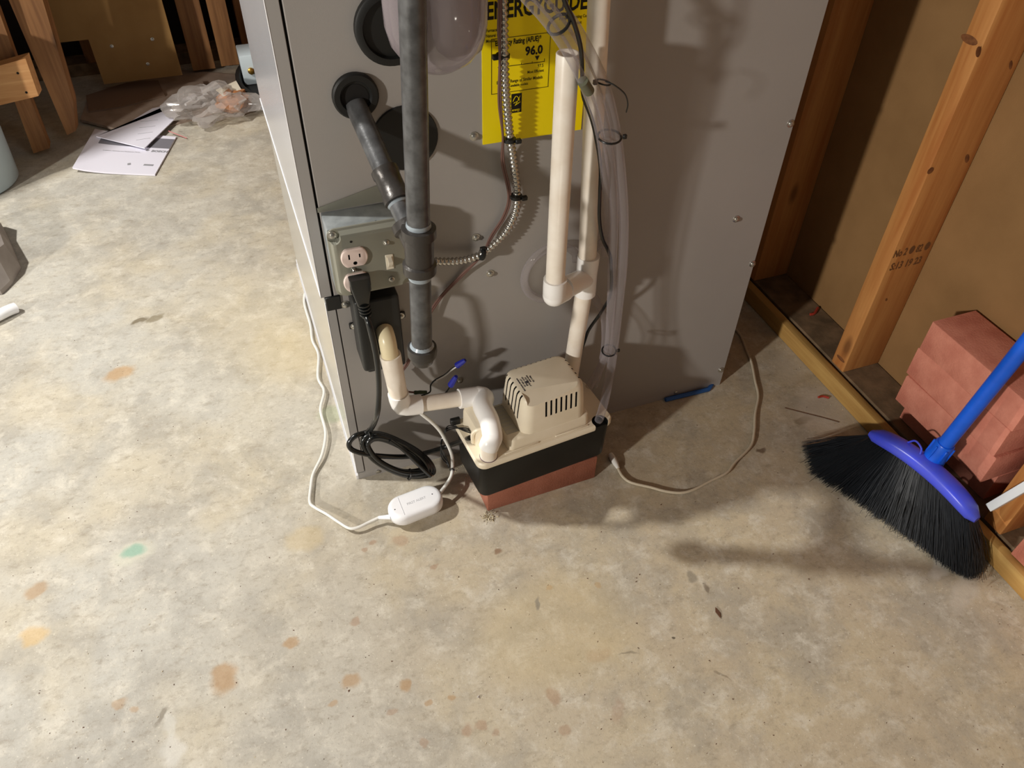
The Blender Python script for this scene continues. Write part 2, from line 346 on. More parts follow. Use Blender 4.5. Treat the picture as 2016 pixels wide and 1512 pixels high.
    b = nd(nt, 'ShaderNodeBump'); b.inputs['Strength'].default_value = .3; b.inputs['Distance'].default_value = .002; L(noise(90, 6, 0, .7), b.inputs['Height']); L(b.outputs[0], p.inputs['Normal'])
    return m
M['floor'] = floor_mat()

# ================================================================== STRUCTURE
bm = nb(); v = [bm.verts.new(p) for p in ((-4, -3, 0), (3.2, -3, 0), (3.2, 3.2, 0), (-4, 3.2, 0))]; bm.faces.new(v)
o = obj('floor', bm, M['floor'], kind='structure', recalc=False); 
for vv in o.data.vertices: vv.co += o.location
o.location = (0, 0, 0)
# right wall: fibreboard on studs with bottom plate
wr = thing('wall_right', 'brown fibreboard wall with pine studs at the right', None, (1.034, 0, 0), kind='structure')
bm = nb(); box(bm, 1.036, 1.056, -1.6, 2.3, .0, 2.4); obj('wall_panel', bm, M['wallboard'], wr)
bm = nb(); box(bm, .9515, 1.0355, -1.5, 2.2, 0, .038, .002, 1); obj('bottom_plate', bm, M['plate'], wr)
bm = nb(); box(bm, .9265, .9455, -1.5, 2.2, 0, .037, .003, 2); obj('floor_strip', bm, M['strip'], wr)
def stud(y0, y1, x0=.949, lab=None, yt=0):
    bm = nb(); box(bm, x0, 1.0355, y0, y1, .038, 2.4, .0025, 2); return obj('stud', bm, M['stud'], wr, lab)
s1 = stud(-.081, -.045); stud(.235, .271); stud(-.487, -.451); stud(.65, .686); stud(1.06, 1.096)
bm = nb()
text(bm, 'No 2 ● 82 ●', .0215, at(1757, 508, 'y', -.0815), (1, 0, .02), (0, 0, 1), bold=.0004, ext=.0001, sx=.62)
text(bm, 'S:13 19 23', .0215, at(1750, 533, 'y', -.0815), (1, 0, .02), (0, 0, 1), bold=.0004, ext=.0001, sx=.74)
obj('ink_stamp', bm, mat('faded_brown_ink', (112, 74, 42), .8), s1, 'faded brown ink stamp', flat=True)
kn = mat('wood_knot', (104, 62, 34), .7, col2=(136, 86, 48), nscale=120)
for px, py, a_, b_ in ((1832, 336, .010, .006), (1904, 312, .007, .009), (1926, 102, .007, .009), (1990, 128, .005, .008), (1770, 700, .004, .006), (1745, 590, .004, .004)):
    p = at(px, py, 'y', -.0812); bm = nb(); lathe(bm, [(1, 0), (.6, .0003), (.05, .0003)], Matrix.Translation(p) @ zto((0, -1, 0)) @ Matrix.Rotation(.5, 4, 'Z') @ Matrix.Diagonal((a_*.6, b_, 1, 1)), 14); obj('knot', bm, kn, s1)
p = at(1908, 78, 'x', .9488); bm = nb(); lathe(bm, [(1, 0), (.6, .0003), (.05, .0003)], Matrix.Translation(p) @ zto((-1, 0, 0)) @ Matrix.Diagonal((.016, .006, 1, 1)), 14); obj('knot', bm, kn, s1)
p = at(1655, 706, 'x', .9488); bm = nb(); lathe(bm, [(1, 0), (.6, .0003), (.05, .0003)], Matrix.Translation(p) @ zto((-1, 0, 0)) @ Matrix.Diagonal((.012, .004, 1, 1)), 14); obj('knot', bm, kn, s1)
# back wall, far behind the furnace
wb = thing('wall_back', 'dark wooden basement wall behind', None, (0, 2.02, 0), kind='structure')
bm = nb(); box(bm, -4, 1.1, 2.04, 2.08, 0, 2.4); obj('wall_panel', bm, M['darkwall'], wb)
for x in (-1.25, -.86, -.47, .02, .43, .84):
    bm = nb(); box(bm, x, x+.038, 1.955, 2.04, .038, 2.4, .002, 1); obj('stud', bm, M['oldwood'], wb)
bm = nb(); box(bm, -4, 1.1, 1.955, 2.04, 0, .038, .002, 1); obj('bottom_plate', bm, M['plate'], wb)

wl = thing('shade_wall_left', 'unseen wooden partition added at left to shade the back corner', None, (-1.0, 1.45, 0), kind='structure')  # added out of view to keep both lamps off the back-left corner
bm = nb(); box(bm, -1.05, -1.03, 1.0, 1.95, 0, 2.4); obj('wall_panel', bm, M['wallboard'], wl)
for y in (1.0, 1.43, 1.91):
    bm = nb(); box(bm, -1.03, -.945, y, y+.038, .038, 2.4, .002, 1); obj('stud', bm, M['oldwood'], wl)
bm = nb(); box(bm, -1.03, -.945, 1.0, 1.95, 0, .038, .002, 1); obj('bottom_plate', bm, M['plate'], wl)
# ================================================================== FURNACE
FWD = .67
fu = thing('furnace', 'tall grey steel furnace cabinet with yellow label standing on the concrete floor', 'furnace', (.365, .33, 0))
bm = nb(); box(bm, .0135, .73, .0, FWD, .014, 1.45, .0012, 1); obj('side_panel', bm, M['panel'], fu)
bm = nb(); box(bm, .0095, .0133, .003, FWD-.003, .014, 1.45); obj('panel_gap', bm, M['seam'], fu, 'dark narrow gap beside the door')
# doors: a C-shaped skin, glossy face on -x and a flange on -y
def door(z0, z1, x0, xf, name, mface):
    d = thing
    bm = nb(); box(bm, x0, x0+.0012, .0015, FWD-.0015, z0, z1); o = obj(name, bm, mface, fu)
    bm = nb(); box(bm, x0, xf, -.0008, .0012, z0, z1, .0006, 1); obj('door_flange', bm, M['flange'], o)
    bm = nb(); box(bm, x0-.0006, x0+.0004, -.0012, .0016, z0, z1, .0003, 1); obj('door_edge_highlight', bm, M['brightedge'], o)  # pale strip painted in as the highlight along the door corner
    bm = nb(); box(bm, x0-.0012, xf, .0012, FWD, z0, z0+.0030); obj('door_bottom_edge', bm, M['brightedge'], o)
    return o
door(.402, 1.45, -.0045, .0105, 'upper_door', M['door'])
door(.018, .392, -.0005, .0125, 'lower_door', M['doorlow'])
bm = nb(); box(bm, .0005, .0215, -.0025, .001, .378, .402, .001, 1); obj('door_latch', bm, M['blackpl'], fu, 'small black latch between the two doors')
# base rail
bm = nb(); box(bm, .0005, .729, .0006, .02, 0.0, .0145); obj('base_rail', bm, M['flange'], fu)
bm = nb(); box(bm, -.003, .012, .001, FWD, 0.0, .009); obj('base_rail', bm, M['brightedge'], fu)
bm = nb(); box(bm, .001, .012, .003, FWD, .009, .018); obj('rail_gap', bm, M['seam'], fu)
def screw(bm, c, d=(0, -1, 0), r=.0048):
    Mx = Matrix.Translation(Vector(c)) @ zto(d)
    lathe(bm, [(r*1.35, 0), (r*1.3, .001), (r*.8, .0014), (r*.8, .0042), (r*.5, .005)], Mx, 10)
for q in [(937, 467), (965, 538), (933, 268), (1556, 243), (1449, 431), (1481, 519), (1419, 728), (680, 599), (744, 931), (1331, 772), (905, 748)]:
    p = at(q[0], q[1], 'y', 0); bm = nb(); screw(bm, p if p.z > .016 else V(p.x, .003, max(p.z, .007))); obj('screw', bm, M['screw'], fu)
# grommets and knock-out caps
def cap(px, py, r, prof, label):
    c = at(px, py, 'y', 0); bm = nb(); lathe(bm, prof(r), Matrix.Translation(c) @ zto((0, -1, 0)), 40); return obj('knockout_cap', bm, M['rubber'], fu, label)
cap(768, 52, .0415, lambda r: [(r, 0), (r, .008), (r-.002, .0095), (r*.8, .0095), (r*.76, .004), (.002, .004)], 'round black cup-shaped cap')
cap(797, 272, .0425, lambda r: [(r, 0), (r, .002), (r-.001, .003), (.002, .003)], 'flat round black cap')
c = at(699, 187, 'y', 0); bm = nb(); lathe(bm, [(.0275, 0), (.0275, .005), (.0255, .007), (.019, .007), (.017, .003), (.001, .003)], Matrix.Translation(c) @ zto((0, -1, 0)), 36); obj('grommet', bm, M['rubber'], fu)
c = V(.077, 0, .68); bm = nb(); lathe(bm, [(.0162, .0032), (.0162, .0035), (.001, .0035)], Matrix.Translation(c) @ zto((0, -1, 0)), 30); obj('grommet_hole', bm, M['seam'], fu)
# yellow label
la = thing
lx0, lx1, lz0, lz1 = .2350, .3745, .5945, .785
bm = nb(); box(bm, lx0, lx1, -.0012, .0, lz0, lz1); lab = obj('energy_label', bm, M['yellow'], fu, 'yellow paper label with black print')
Y = -.0014; X = (1, 0, 0); Z = (0, 0, 1)
bm = nb(); text(bm, 'ENERGYGUIDE', .0270, (.2400, Y, .7505), X, Z, bold=.0007, sx=.715)
obj('lettering', bm, M['black'], lab, flat=True)
bm = nb(); text(bm, 'Efficiency Rating (AFUE)*', .0088, (.2515, Y, .7190), X, Z, bold=.0002, sx=.66)
text(bm, '96.0', .0145, (.2905, Y, .7035), X, Z, bold=.0005, sx=.92)
obj('lettering', bm, M['black'], lab, flat=True)
bm = nb()
for i, (s, x, z, k) in enumerate([('Furnace', .2400, .7360, .0055), ('Natural Gas', .2400, .7300, .005), ('Models', .2400, .7240, .005), ('Annual Operating Cost', .333, .7405, .0052), ('lower cost', .345, .7335, .0052),
                                  ('97.5', .3075, .6865, .0058), ('Most Efficient', .294, .6805, .0050), ('Efficiency Range of Similar Models', .2535, .6720, .0056), ('within available models', .262, .6665, .0045),
                                  ('The estimated', .331, .6960, .0050), ('yearly cost', .331, .6900, .0050)]):
    text(bm, s, k, (x, Y, z), X, Z, bold=.00005, ext=.0001, sx=.8)
obj('small_print', bm, M['yline'], lab, kind='stuff', flat=True)
bm = nb(); fx0, fx1, fz0, fz1 = .2465, .3225, .6600, .7270
for a in ((fx0, fx1, fz0, fz0+.0006), (fx0, fx1, fz1, fz1+.0006), (fx0, fx0+.0006, fz0, fz1), (fx1, fx1+.0006, fz0, fz1), (.2550, .3165, .6925, .6933), (.3160, .3166, .6925, .6965), (.2855, .2860, .6925, .6950), (.300, .3005, .6925, .6950)):
    box(bm, a[0], a[1], Y-.0002, Y+.0004, a[2], a[3])
obj('printed_frame', bm, M['yline'], lab, flat=True)
bm = nb(); prism(bm, [(.3035, Y, .7010), (.3095, Y, .7010), (.3065, Y, .6955)], (0, -1, 0), .0003); obj('arrow_mark', bm, M['black'], lab, flat=True)
bm = nb(); box(bm, .2735, .2875, Y-.0002, Y+.0004, .6320, .6570); o = obj('certification_mark', bm, M['black'], lab, flat=True)
bm = nb(); arc = [V(.2755+.009*t, Y-.0006, .6475+.0065*math.sin(math.pi*t)) for t in [k/8 for k in range(9)]]; tube(bm, arc, .0004, 4)
tube(bm, [V(.2850, Y-.0006, .654), V(.2825, Y-.0006, .648), V(.2855, Y-.0006, .646), V(.2785, Y-.0006, .642), V(.282, Y-.0006, .6475), V(.2765, Y-.0006, .645)], .00045, 4)
text(bm, 'energy', .005, (.2745, Y-.0004, .6345), X, Z, sx=.8)
obj('mark_lines', bm, M['yellow'], o, flat=True)
# blue strip under the cabinet
a = at(1310, 787, 'z', .004); b = at(1405, 764, 'z', .004); bm = nb(); tube(bm, [a, a.lerp(b, .2), b-V(.012, 0, 0), b+V(.004, .012, 0)], .0045, 8)
obj('plastic_strip', bm, M['bluepan'], None, 'blue plastic strip sticking out under the furnace right corner', 'strip')

# ================================================================== GAS PIPE (dark steel)
GY = -.155
gt = at(804, -260, 'y', GY); gb = at(831, 690, 'y', GY)
def gp(z): t = (z-gb.z)/(gt.z-gb.z); return gb.lerp(gt, t)
gas = thing('gas_pipe', 'dark grey steel gas pipe with tee and drip leg in front of the furnace', 'pipe', (.1, GY, .38))
tz = at(824, 492, 'y', GY).z
bm = nb(); tube(bm, [gp(tz+.02), gp(tz+.3), gt], .01335, 20); obj('pipe', bm, M['steelpipe'], gas)
bm = nb(); tube(bm, [gp(gb.z-.0), gp(tz-.02)], .01335, 20); obj('drip_leg', bm, M['steelpipe'], gas)
ax = (gt-gb).normalized(); Mx = Matrix.Translation(gp(tz)) @ zto(ax)
bm = nb(); lathe(bm, [(.01539, -.031), (.01995, -.030), (.02029, -.019), (.01710, -.017), (.01710, .017), (.02029, .019), (.01995, .030), (.01539, .031)], Mx, 28)
# side branch of the tee, towards the wall
hp = V(.077, .0, .670); tc_ = gp(tz+.002); dr = (hp-tc_).normalized()
lathe(bm, [(.01596, 0), (.01653, .022), (.02029, .024), (.02006, .034), (.01573, .035)], Matrix.Translation(tc_) @ zto(dr), 24); obj('tee_fitting', bm, M['fitting'], gas)
bm = nb(); lathe(bm, [(.01391, .0305), (.01480, .0325), (.01391, .0365)], Mx, 24); obj('thread_sealant', bm, M['dope'], gas); bm = nb(); lathe(bm, [(.01391, -.0395), (.01459, -.034), (.01391, -.0305)], Mx, 24); obj('thread_sealant', bm, M['dope'], gas)
bm = nb(); tube(bm, [hp+V(0, .0, 0)-dr*.0, tc_+dr*.03], .0130, 20); obj('branch_pipe', bm, M['steelpipe'], gas)
cc = hp.lerp(tc_, .57); k = (cc-tc_).dot(dr)
bm = nb(); lathe(bm, [(.01345, k-.022), (.01664, k-.021), (.01664, k-.013), (.01539, k-.011), (.01539, k+.012), (.01664, k+.014), (.01664, k+.021), (.01345, k+.022)], Matrix.Translation(tc_) @ zto(dr), 24); obj('coupling', bm, M['fitting'], gas)
bm = nb(); lathe(bm, [(.01277, k-.026), (.01459, k-.0235), (.01277, k-.0215)], Matrix.Translation(tc_) @ zto(dr), 20); obj('thread_sealant', bm, M['dope'], gas)
Mc = Matrix.Translation(gb) @ zto(ax)
bm = nb(); lathe(bm, [(.01197, -.021), (.01425, -.018), (.01539, -.008), (.01881, -.007), (.01961, .001), (.01881, .007), (.01425, .008)], Mc, 26); obj('pipe_cap', bm, M['fitting'], gas)
bm = nb(); lathe(bm, [(.01311, .0078), (.01573, .0082), (.01311, .0125)], Mc, 22); obj('thread_sealant', bm, M['dope'], gas)

# ================================================================== JUNCTION BOX
jb = thing('junction_box', 'galvanised electrical box with outlet and light switch on the furnace side', 'electrical box', (.06, -.03, .44))
by = -.048
tl = at(643, 462, 'y', by); trr = at(792, 437, 'y', by); br = at(804, 556, 'y', by); bl = at(668, 588, 'y', by)
x0, x1 = .0135, .1165; z0, z1 = .434, .537
bm = nb(); box(bm, x0+.001, x1-.001, by+.004, -.0002, z0+.001, z1-.001, .002, 2); obj('box_body', bm, M['galv'], jb)
bm = nb(); prism(bm, [(x0-.002, -.0006, z1+.0), (x0+.104, -.0006, z1+.0), (x0+.104, -.0006, z1+.022), (x0+.075, -.0006, z1+.024), (x0+.02, -.0006, z1+.011), (x0-.002, -.0006, z1+.006)], (0, -1, 0), .0015)
obj('mounting_plate', bm, M['galvcover'], jb)
bm = nb(); poly = rrect(x0, x1, z0, z1, .010)
loft(bm, [([(x, z) for x, z in poly], 0), (poly, .0025), (off(poly, .0025), .004), (off(poly, .005), .0115), (off(poly, .0085), .0135)], Matrix.Translation(V(0, by+.004, 0)) @ Matrix(((1, 0, 0, 0), (0, 0, -1, 0), (0, 1, 0, 0), (0, 0, 0, 1))))
cov = obj('cover_plate', bm, M['galvcover'], jb)
cb = nb(); lathe(cb, [(.0095, 0), (.0095, .03)], Matrix.Translation(V(x0+.006, by+.0015, z1-.007)) @ zto((0, -1, 0)), 20)
lathe(cb, [(.0095, 0), (.0095, .03)], Matrix.Translation(V(x1-.006, by+.0015, z0+.007)) @ zto((0, -1, 0)), 20)
cut(cov, cb, M['galvcover'])
yf = by-.0095
bm = nb(); screw(bm, V(x0+.0068, by+.0015, z1-.0078), r=.0044); obj('screw', bm, M['screw'], jb)
for q in [(760, 477), (771, 549)]:
    p = at(q[0], q[1], 'y', yf); bm = nb(); screw(bm, p, r=.0032); obj('screw', bm, M['screw'], jb)
p = at(696, 530, 'y', yf); bm = nb(); screw(bm, p, r=.0026); obj('screw', bm, M['screw'], jb)
bm = nb()
for q in [(691, 476)]: disc(bm, at(q[0], q[1], 'y', yf), (0, -1, 0), .0016, .0004, 12)
obj('punched_hole', bm, M['seam'], jb)
for q in [(692, 445), (740, 436)]: bm = nb(); disc(bm, at(q[0], q[1], 'z', z1-.001), (0, 0, 1), .0016, .0004, 12); obj('punched_hole', bm, M['seam'], jb)
def face(px, py, nm):
    c = at(px, py, 'y', yf); c.y = yf
    pts = []
    for k in range(40):
        a = 2*math.pi*k/40; x = .0172*math.cos(a); z = max(-.0135, min(.0135, .0172*math.sin(a))); pts.append((x, z))
    bm = nb(); loft(bm, [(pts, 0), (pts, .003), (off(pts, .0012), .004)], Matrix.Translation(c) @ Matrix(((1, 0, 0, 0), (0, 0, -1, 0), (0, 1, 0, 0), (0, 0, 0, 1))))
    o = obj(nm, bm, M['ivory'], jb, 'pinkish-white outlet face')
    cb = nb(); t = .006
    box(cb, c.x-.0078, c.x-.0058, c.y-t, c.y-.0015, c.z-.001, c.z+.0065); box(cb, c.x+.0058, c.x+.0078, c.y-t, c.y-.0015, c.z-.000, c.z+.0055)
    disc(cb, c+V(0, -.0015, -.0075), (0, -1, 0), .0027, .006, 12)
    cut(o, cb, M['slotshade']); return c
f1 = face(697, 505, 'outlet_face'); f2 = face(702, 553, 'outlet_face')
c = at(767, 515, 'y', yf)
bm = nb(); box(bm, c.x-.0052, c.x+.0052, yf-.0012, yf, c.z-.0115, c.z+.0115, .0005, 1); box(bm, c.x-.0034, c.x+.0034, yf-.0016, yf-.001, c.z-.0090, c.z+.0090); sw = obj('switch_plate', bm, M['cream_sw'], jb)
bm = nb(); prism(bm, [(c.x-.0026, yf-.001, c.z+.0085), (c.x-.0026, yf-.0095, c.z+.0050), (c.x-.0026, yf-.0090, c.z+.0015), (c.x-.0026, yf-.001, c.z-.0085)], (1, 0, 0), .0052); obj('toggle', bm, M['cream_sw'], sw)

# ================================================================== TRAP BOX + DRAIN
tr = thing('drain_trap', 'black plastic condensate trap box screwed below the junction box', 'drain trap', (.07, -.02, .27))
bm = nb(); box(bm, .040, .0982, -.036, -.0004, .275, .408, .004, 3); obj('trap_body', bm, M['blackpl'], tr)
bm = nb(); box(bm, .0325, .0525, -.056, -.0004, .296, .425, .005, 3); obj('trap_channel', bm, M['blackpl'], tr)
for q in [(697, 641), (789, 621)]:
    p = at(q[0], q[1], 'y', -.003); bm = nb(); box(bm, p.x-.007, p.x+.007, -.004, -.0003, p.z-.006, p.z+.006, .002, 2); obj('mounting_ear', bm, M['blackpl'], tr)
    bm = nb(); screw(bm, p+V(0, -.001, 0), r=.0042); obj('screw', bm, M['screw'], tr)
dp = thing('drain_pipe', 'cream and white PVC drain pipe bending from trap box to pump lid', 'pipe', (.07, -.1, .23))
DY = -.055; PR = .0126
e1 = at(793, 800, 'y', DY); ex = e1.x-.003; ez = e1.z
dtop = at(757, 664, 'y', DY); dx = dtop.x+.004
A0 = V(dx-.001, -.030, dtop.z-.004)
# street elbow out of the trap (curve from -y to -z)
pts = [A0]+[V(dx, DY+.020-.020*math.sin(t), A0.z-.020*(1-math.cos(t))) for t in [math.pi/2*k/6 for k in range(7)]]+[V(dx+.001, DY, A0.z-.034)]
bm = nb(); tube(bm, pts, [PR]*len(pts), 20); obj('elbow', bm, M['pvccap'], dp, 'yellowish PVC elbow')
pe = V(ex, DY, ez); top = V(dx+.001, DY, A0.z-.030)
dn = (pe-top).normalized(); LL = (pe-top).length
bm = nb(); tube(bm, [top, top+dn*.002, top+dn*(LL-.02)], [PR+.0026, PR+.003, PR+.0012], 22); obj('pipe', bm, M['pvc'], dp)
tee = at(934, 781, 'y', DY)
hd = (tee-pe).normalized()
arc = [pe-dn*.026, pe-dn*.016]+[pe-dn*(.016*(1-t))+hd*(.016*t)+(dn*0) for t in (.25, .5, .75)]+[pe+hd*.016, pe+hd*.03]
arc = [pe-dn*.030, pe-dn*.018, pe-dn*.009+hd*.001, pe-dn*.003+hd*.003, pe-dn*.001+hd*.009, pe+hd*.018, pe+hd*.032]
bm = nb(); tube(bm, arc, [PR+.0034]*7, 22); obj('elbow', bm, M['pvcfit'], dp)
bm = nb(); tube(bm, [pe+hd*.028, tee-hd*.02], PR, 20); obj('pipe', bm, M['pvc'], dp)
lb = at(962, 897, 'z', .147)
bm = nb(); tube(bm, [tee-hd*.026, tee+hd*.010], PR+.0036, 22); obj('socket', bm, M['pvcfit'], dp)
lt = tee+hd*.018
lx = lb.x+.010; loop = [tee+hd*.004+V(0, .002, .0), tee+hd*.014+V(0, -.008, .003), V(lx, tee.y-.030, tee.z+.006), V(lx+.001, lb.y+.030, tee.z+.002), V(lx-.001, lb.y+.008, tee.z-.012), V(lb.x+.003, lb.y+.001, .176), V(lb.x, lb.y, .168)]
bm = nb(); ctube(bm, loop, PR+.0032, 5, 22); obj('elbow', bm, M['pvcfit'], dp)
bm = nb(); tube(bm, [V(lb.x, lb.y, .172), V(lb.x, lb.y, .1465)], PR+.001, 22); obj('pipe', bm, M['pvc'], dp)
bm = nb(); lathe(bm, [(PR+.0017, 0), (PR+.0017, .0008)], Matrix.Translation(V(lb.x, lb.y, .1463)), 24); obj('primer_ring', bm, mat('purple_primer', (92, 60, 84), .5), dp)

# ================================================================== CONDENSATE PUMP
PC = V(.288, -.0945, 0); PM = Matrix.Translation(PC) @ Matrix.Rotation(math.radians(5.5), 4, 'Z')
bm = nb(); bM = Matrix.Translation(V(.2915, -.0915, 0)) @ Matrix.Rotation(math.radians(2), 4, 'Z')
box(bm, -.1015, .1015, -.046, .046, 0, .0565, .002, 2, bM)
obj('brick', bm, M['brick'], None, 'red brick lying flat under the condensate pump', 'brick')
pu = thing('condensate_pump', 'cream and black condensate pump with slotted housing standing on a brick', 'pump', (PC.x, PC.y, .057))
ol = rrect(-.1195, .1195, -.052, .052, .014, 6)
bm = nb(); loft(bm, [(off(ol, .005), .0573), (off(ol, .003), .062), (off(ol, .001), .128), (off(ol, .001), .138)], PM); obj('tank', bm, M['tank'], pu)
bm = nb(); loft(bm, [(off(ol, -.0012), .134), (off(ol, -.0022), .137), (off(ol, -.0022), .144), (off(ol, -.0005), .1465)], PM); lid = obj('lid', bm, M['cream'], pu)
def L2(px, py, z): return PM.inverted() @ at(px, py, 'z', z)
hc = L2(1181, 829, .1465); cb = nb(); lathe(cb, [(.0135, .09), (.0135, .17)], PM @ Matrix.Translation(V(hc.x, hc.y, 0)), 28); cut(lid, cb, M['tank'])
# lid details: raised step, ribs, discharge housing
bm = nb(); ol2 = rrect(-.066, .080, -.0455, .040, .010, 5); loft(bm, [(ol2, .1462), (off(ol2, .001), .165), (off(ol2, .0018), .1675), (off(ol2, .004), .169)], PM)
obj('raised_step', bm, M['cream'], pu)
for a in ((-.045, .03, .1467), (.045, .03, .1467)):
    bm = nb(); box(bm, a[0]-a[1], a[0]+a[1], -.0485, -.0462, .1463, .1485, .0006, 1, PM); obj('lid_rib', bm, M['cream'], pu)
bm = nb(); ol3 = rrect(-.110, -.070, -.018, .046, .010, 4); loft(bm, [(ol3, .146), (off(ol3, .001), .178), (off(ol3, .003), .184), (off(ol3, .008), .187)], PM); obj('float_housing', bm, M['cream'], pu)
bm = nb(); ol4 = rrect(-.103, -.084, -.030, -.010, .007, 4); loft(bm, [(ol4, .146), (off(ol4, .0005), .166), (off(ol4, .003), .172)], PM); obj('terminal_boss', bm, M['cream'], pu)
bm = nb(); pts = [PM @ V(-.111, -.006, .150), PM @ V(-.112, -.008, .172), PM @ V(-.105, -.012, .183), PM @ V(-.088, -.014, .183)]; ctube(bm, pts, .0035, 5, 8); obj('lid_handle', bm, M['cream'], pu)
# motor housing
ho = rrect(-.030, .092, -.047, .047, .014, 6)
h0 = L2(993, 735, .236); h1 = L2(1095, 697, .236); h2 = L2(1160, 765, .236); h3 = L2(1045, 800, .236)
print('housing local', [tuple(round(c, 3) for c in h) for h in (h0, h1, h2, h3)])
hx0, hx1, hy0, hy1 = -.038, .070, -.040, .044
ho = rrect(hx0, hx1, hy0, hy1, .017, 7)
bm = nb(); loft(bm, [(off(ho, -.004), .1685), (off(ho, -.0025), .20), (off(ho, .0), .226), (off(ho, .0012), .231), (off(ho, .0038), .2345), (off(ho, .008), .2365)], PM)
# front sloped cut at the top edge
hs = obj('motor_housing', bm, M['cream'], pu)
cb = nb()
for q in [(hx0+.006, hy0-.01, .2215), (hx0+.006, hy0+.030, .2368), (hx1-.008, hy0-.01, .2345), (hx1-.008, hy0+.012, .2368), (hx0+.006, hy0-.01, .26), (hx0+.006, hy0+.03, .26), (hx1-.008, hy0-.01, .26), (hx1-.008, hy0+.012, .26)]: cb.verts.new(PM @ V(*q))
bmesh.ops.convex_hull(cb, input=cb.verts[:]); cut(hs, cb, M['cream'])
cb = nb()
for k in range(7):
    x = hx0+.036+k*.0088; box(cb, x-.0016, x+.0016, hy0-.02, hy0+.004, .196, .2265, 0, 1, PM)
for k in range(6):
    y = hy0+.020+k*.0108; box(cb, hx0-.02, hx0+.0052, y-.0016, y+.0016, .188, .26, 0, 1, PM)
    box(cb, hx1-.006, hx1+.02, y-.0016, y+.0016, .188, .26, 0, 1, PM)
for k in range(8):
    x = hx0+.022+k*.0088; box(cb, x-.0016, x+.0016, hy1-.006, hy1+.02, .19, .26, 0, 1, PM)
cut(hs, cb, M['slotshade'])
# label on the housing top, film label on the step
xd = PM.to_3x3() @ V(0, -1, 0); yd = PM.to_3x3() @ V(1, 0, 0); bm = nb()
rows = ['condensate removal pump', '115V 60Hz 1.5A', '1/30 HP  thermally', 'CAUTION risk of', 'electric shock', 'Made in USA']
for i, s in enumerate(rows): text(bm, s, .0036, PM @ V(hx0+.0115+.0042*i, .0165-.003*(i % 2), .2367), xd, yd, bold=.0001, ext=.0001, sx=.8)
box(bm, hx0+.022, hx0+.026, .000, .005, .2366, .2369, 0, 1, PM)
obj('printed_label', bm, mat('faded_ink', (58, 56, 66), .6), hs, 'small dark printed text', flat=True)
bm = nb(); box(bm, hx0-.025, hx0-.004, -.030, .034, .1690, .1693, 0, 1, PM); fl = obj('film_label', bm, M['stickerfilm'], pu)
bm = nb()
for k in range(8): box(bm, hx0-.024, hx0-.005, -.028+k*.0080, -.0274+k*.0080, .1693, .1694, 0, 1, PM)
obj('label_lines', bm, M['greyprint'], fl, flat=True)
# thin black wires of the float switch
for k in range(3):
    bm = nb(); a = PM @ V(-.108, .004+.004*k, .160); ctube(bm, [a, a+V(-.010, .004, .004), at(884, 838+4*k, 'y', -.05), at(872, 860, 'y', -.045), at(868, 880+8*k, 'y', -.055), at(880, 905+4*k, 'y', -.062), at(884, 920, 'y', -.07)], .0011, 6, 6); obj('sensor_wire', bm, M['cord'], pu)
bm = nb(); p = PM @ V(-.116, .046, .15); box(bm, p.x-.012, p.x+.004, p.y-.004, p.y+.004, .146, .158, .001, 1); obj('connector', bm, M['blackpl'], pu)
# power cord with plug
pc = thing('power_cord', 'thick black power cord plugged into the lower outlet and coiled at the furnace base', 'power cord', (.05, -.06, .01))
pl = nb(); q = f2+V(.002, -.004, .006)
ring = lambda w, h: rrect(-w, w, -h, h, min(w, h)*.35, 3)
loft(pl, [(ring(.0125, .0105), 0), (ring(.013, .011), .003), (ring(.0135, .0115), .012)], Matrix.Translation(q+V(0, 0, -.004)) @ Matrix(((1, 0, 0, 0), (0, 0, -1, 0), (0, 1, 0, 0), (0, 0, 0, 1))))
pk = q+V(0, -.009, 0)
lay = [(.0135, .0065, .012), (.0135, .0075, .002), (.0105, .007, -.016), (.0085, .0065, -.026), (.0075, .006, -.031)]
loft(pl, [(ring(w, h), z) for w, h, z in lay[::-1]], Matrix.Translation(pk+V(0, -.002, -.002)))
obj('plug', pl, M['cord'], pc)
bm = nb()
for k in range(4): lathe(bm, [(.0062, 0), (.0082, .0008), (.0082, .0026), (.0062, .0034)], Matrix.Translation(pk+V(.0005+.0004*k, -.0035, -.0345-.0055*k)), 16)
lathe(bm, [(.0052, -.024), (.0058, 0)], Matrix.Translation(pk+V(.0015, -.0035, -.031)), 14)
obj('strain_relief', bm, M['cord'], pc)
st = pk+V(.002, -.0035, -.050)
def lean(px, py, o=0): return atp(px, py, (0, 1, -.30), -.072+o)
cord1 = [st, at(727, 640, 'y', -.088), at(739, 690, 'y', -.092), at(745, 735, 'y', -.094), at(746, 780, 'y', -.092), at(741, 820, 'y', -.088), lean(727, 848), lean(700, 858), lean(687, 874), lean(698, 888), lean(740, 897), lean(800, 899, .01), lean(845, 890, .01), at(888, 876, 'y', -.045), at(925, 862, 'z', .155)]
bm = nb(); ctube(bm, cord1, .0043, 7, 12); obj('cord', bm, M['cord'], pc)
base = [(714, 873), (727, 857), (754, 858), (796, 876), (827, 896), (845, 918), (842, 932), (804, 936), (766, 924), (732, 902)]
cx = sum(p[0] for p in base)/10; cy = sum(p[1] for p in base)/10
for s, o_, sh in ((1.0, 0, 0), (.88, -.004, 2), (.80, .006, -3), (1.06, .009, 3)):
    bm = nb(); pts = [lean(cx+(x-cx)*s+sh, cy+(y-cy)*s, o_) for x, y in base]
    for p in pts: p.z = max(p.z, .006)
    tube(bm, smooth(pts, 6, True), .0043, 12, closed=True); obj('coil_turn', bm, M['cord'], pc)
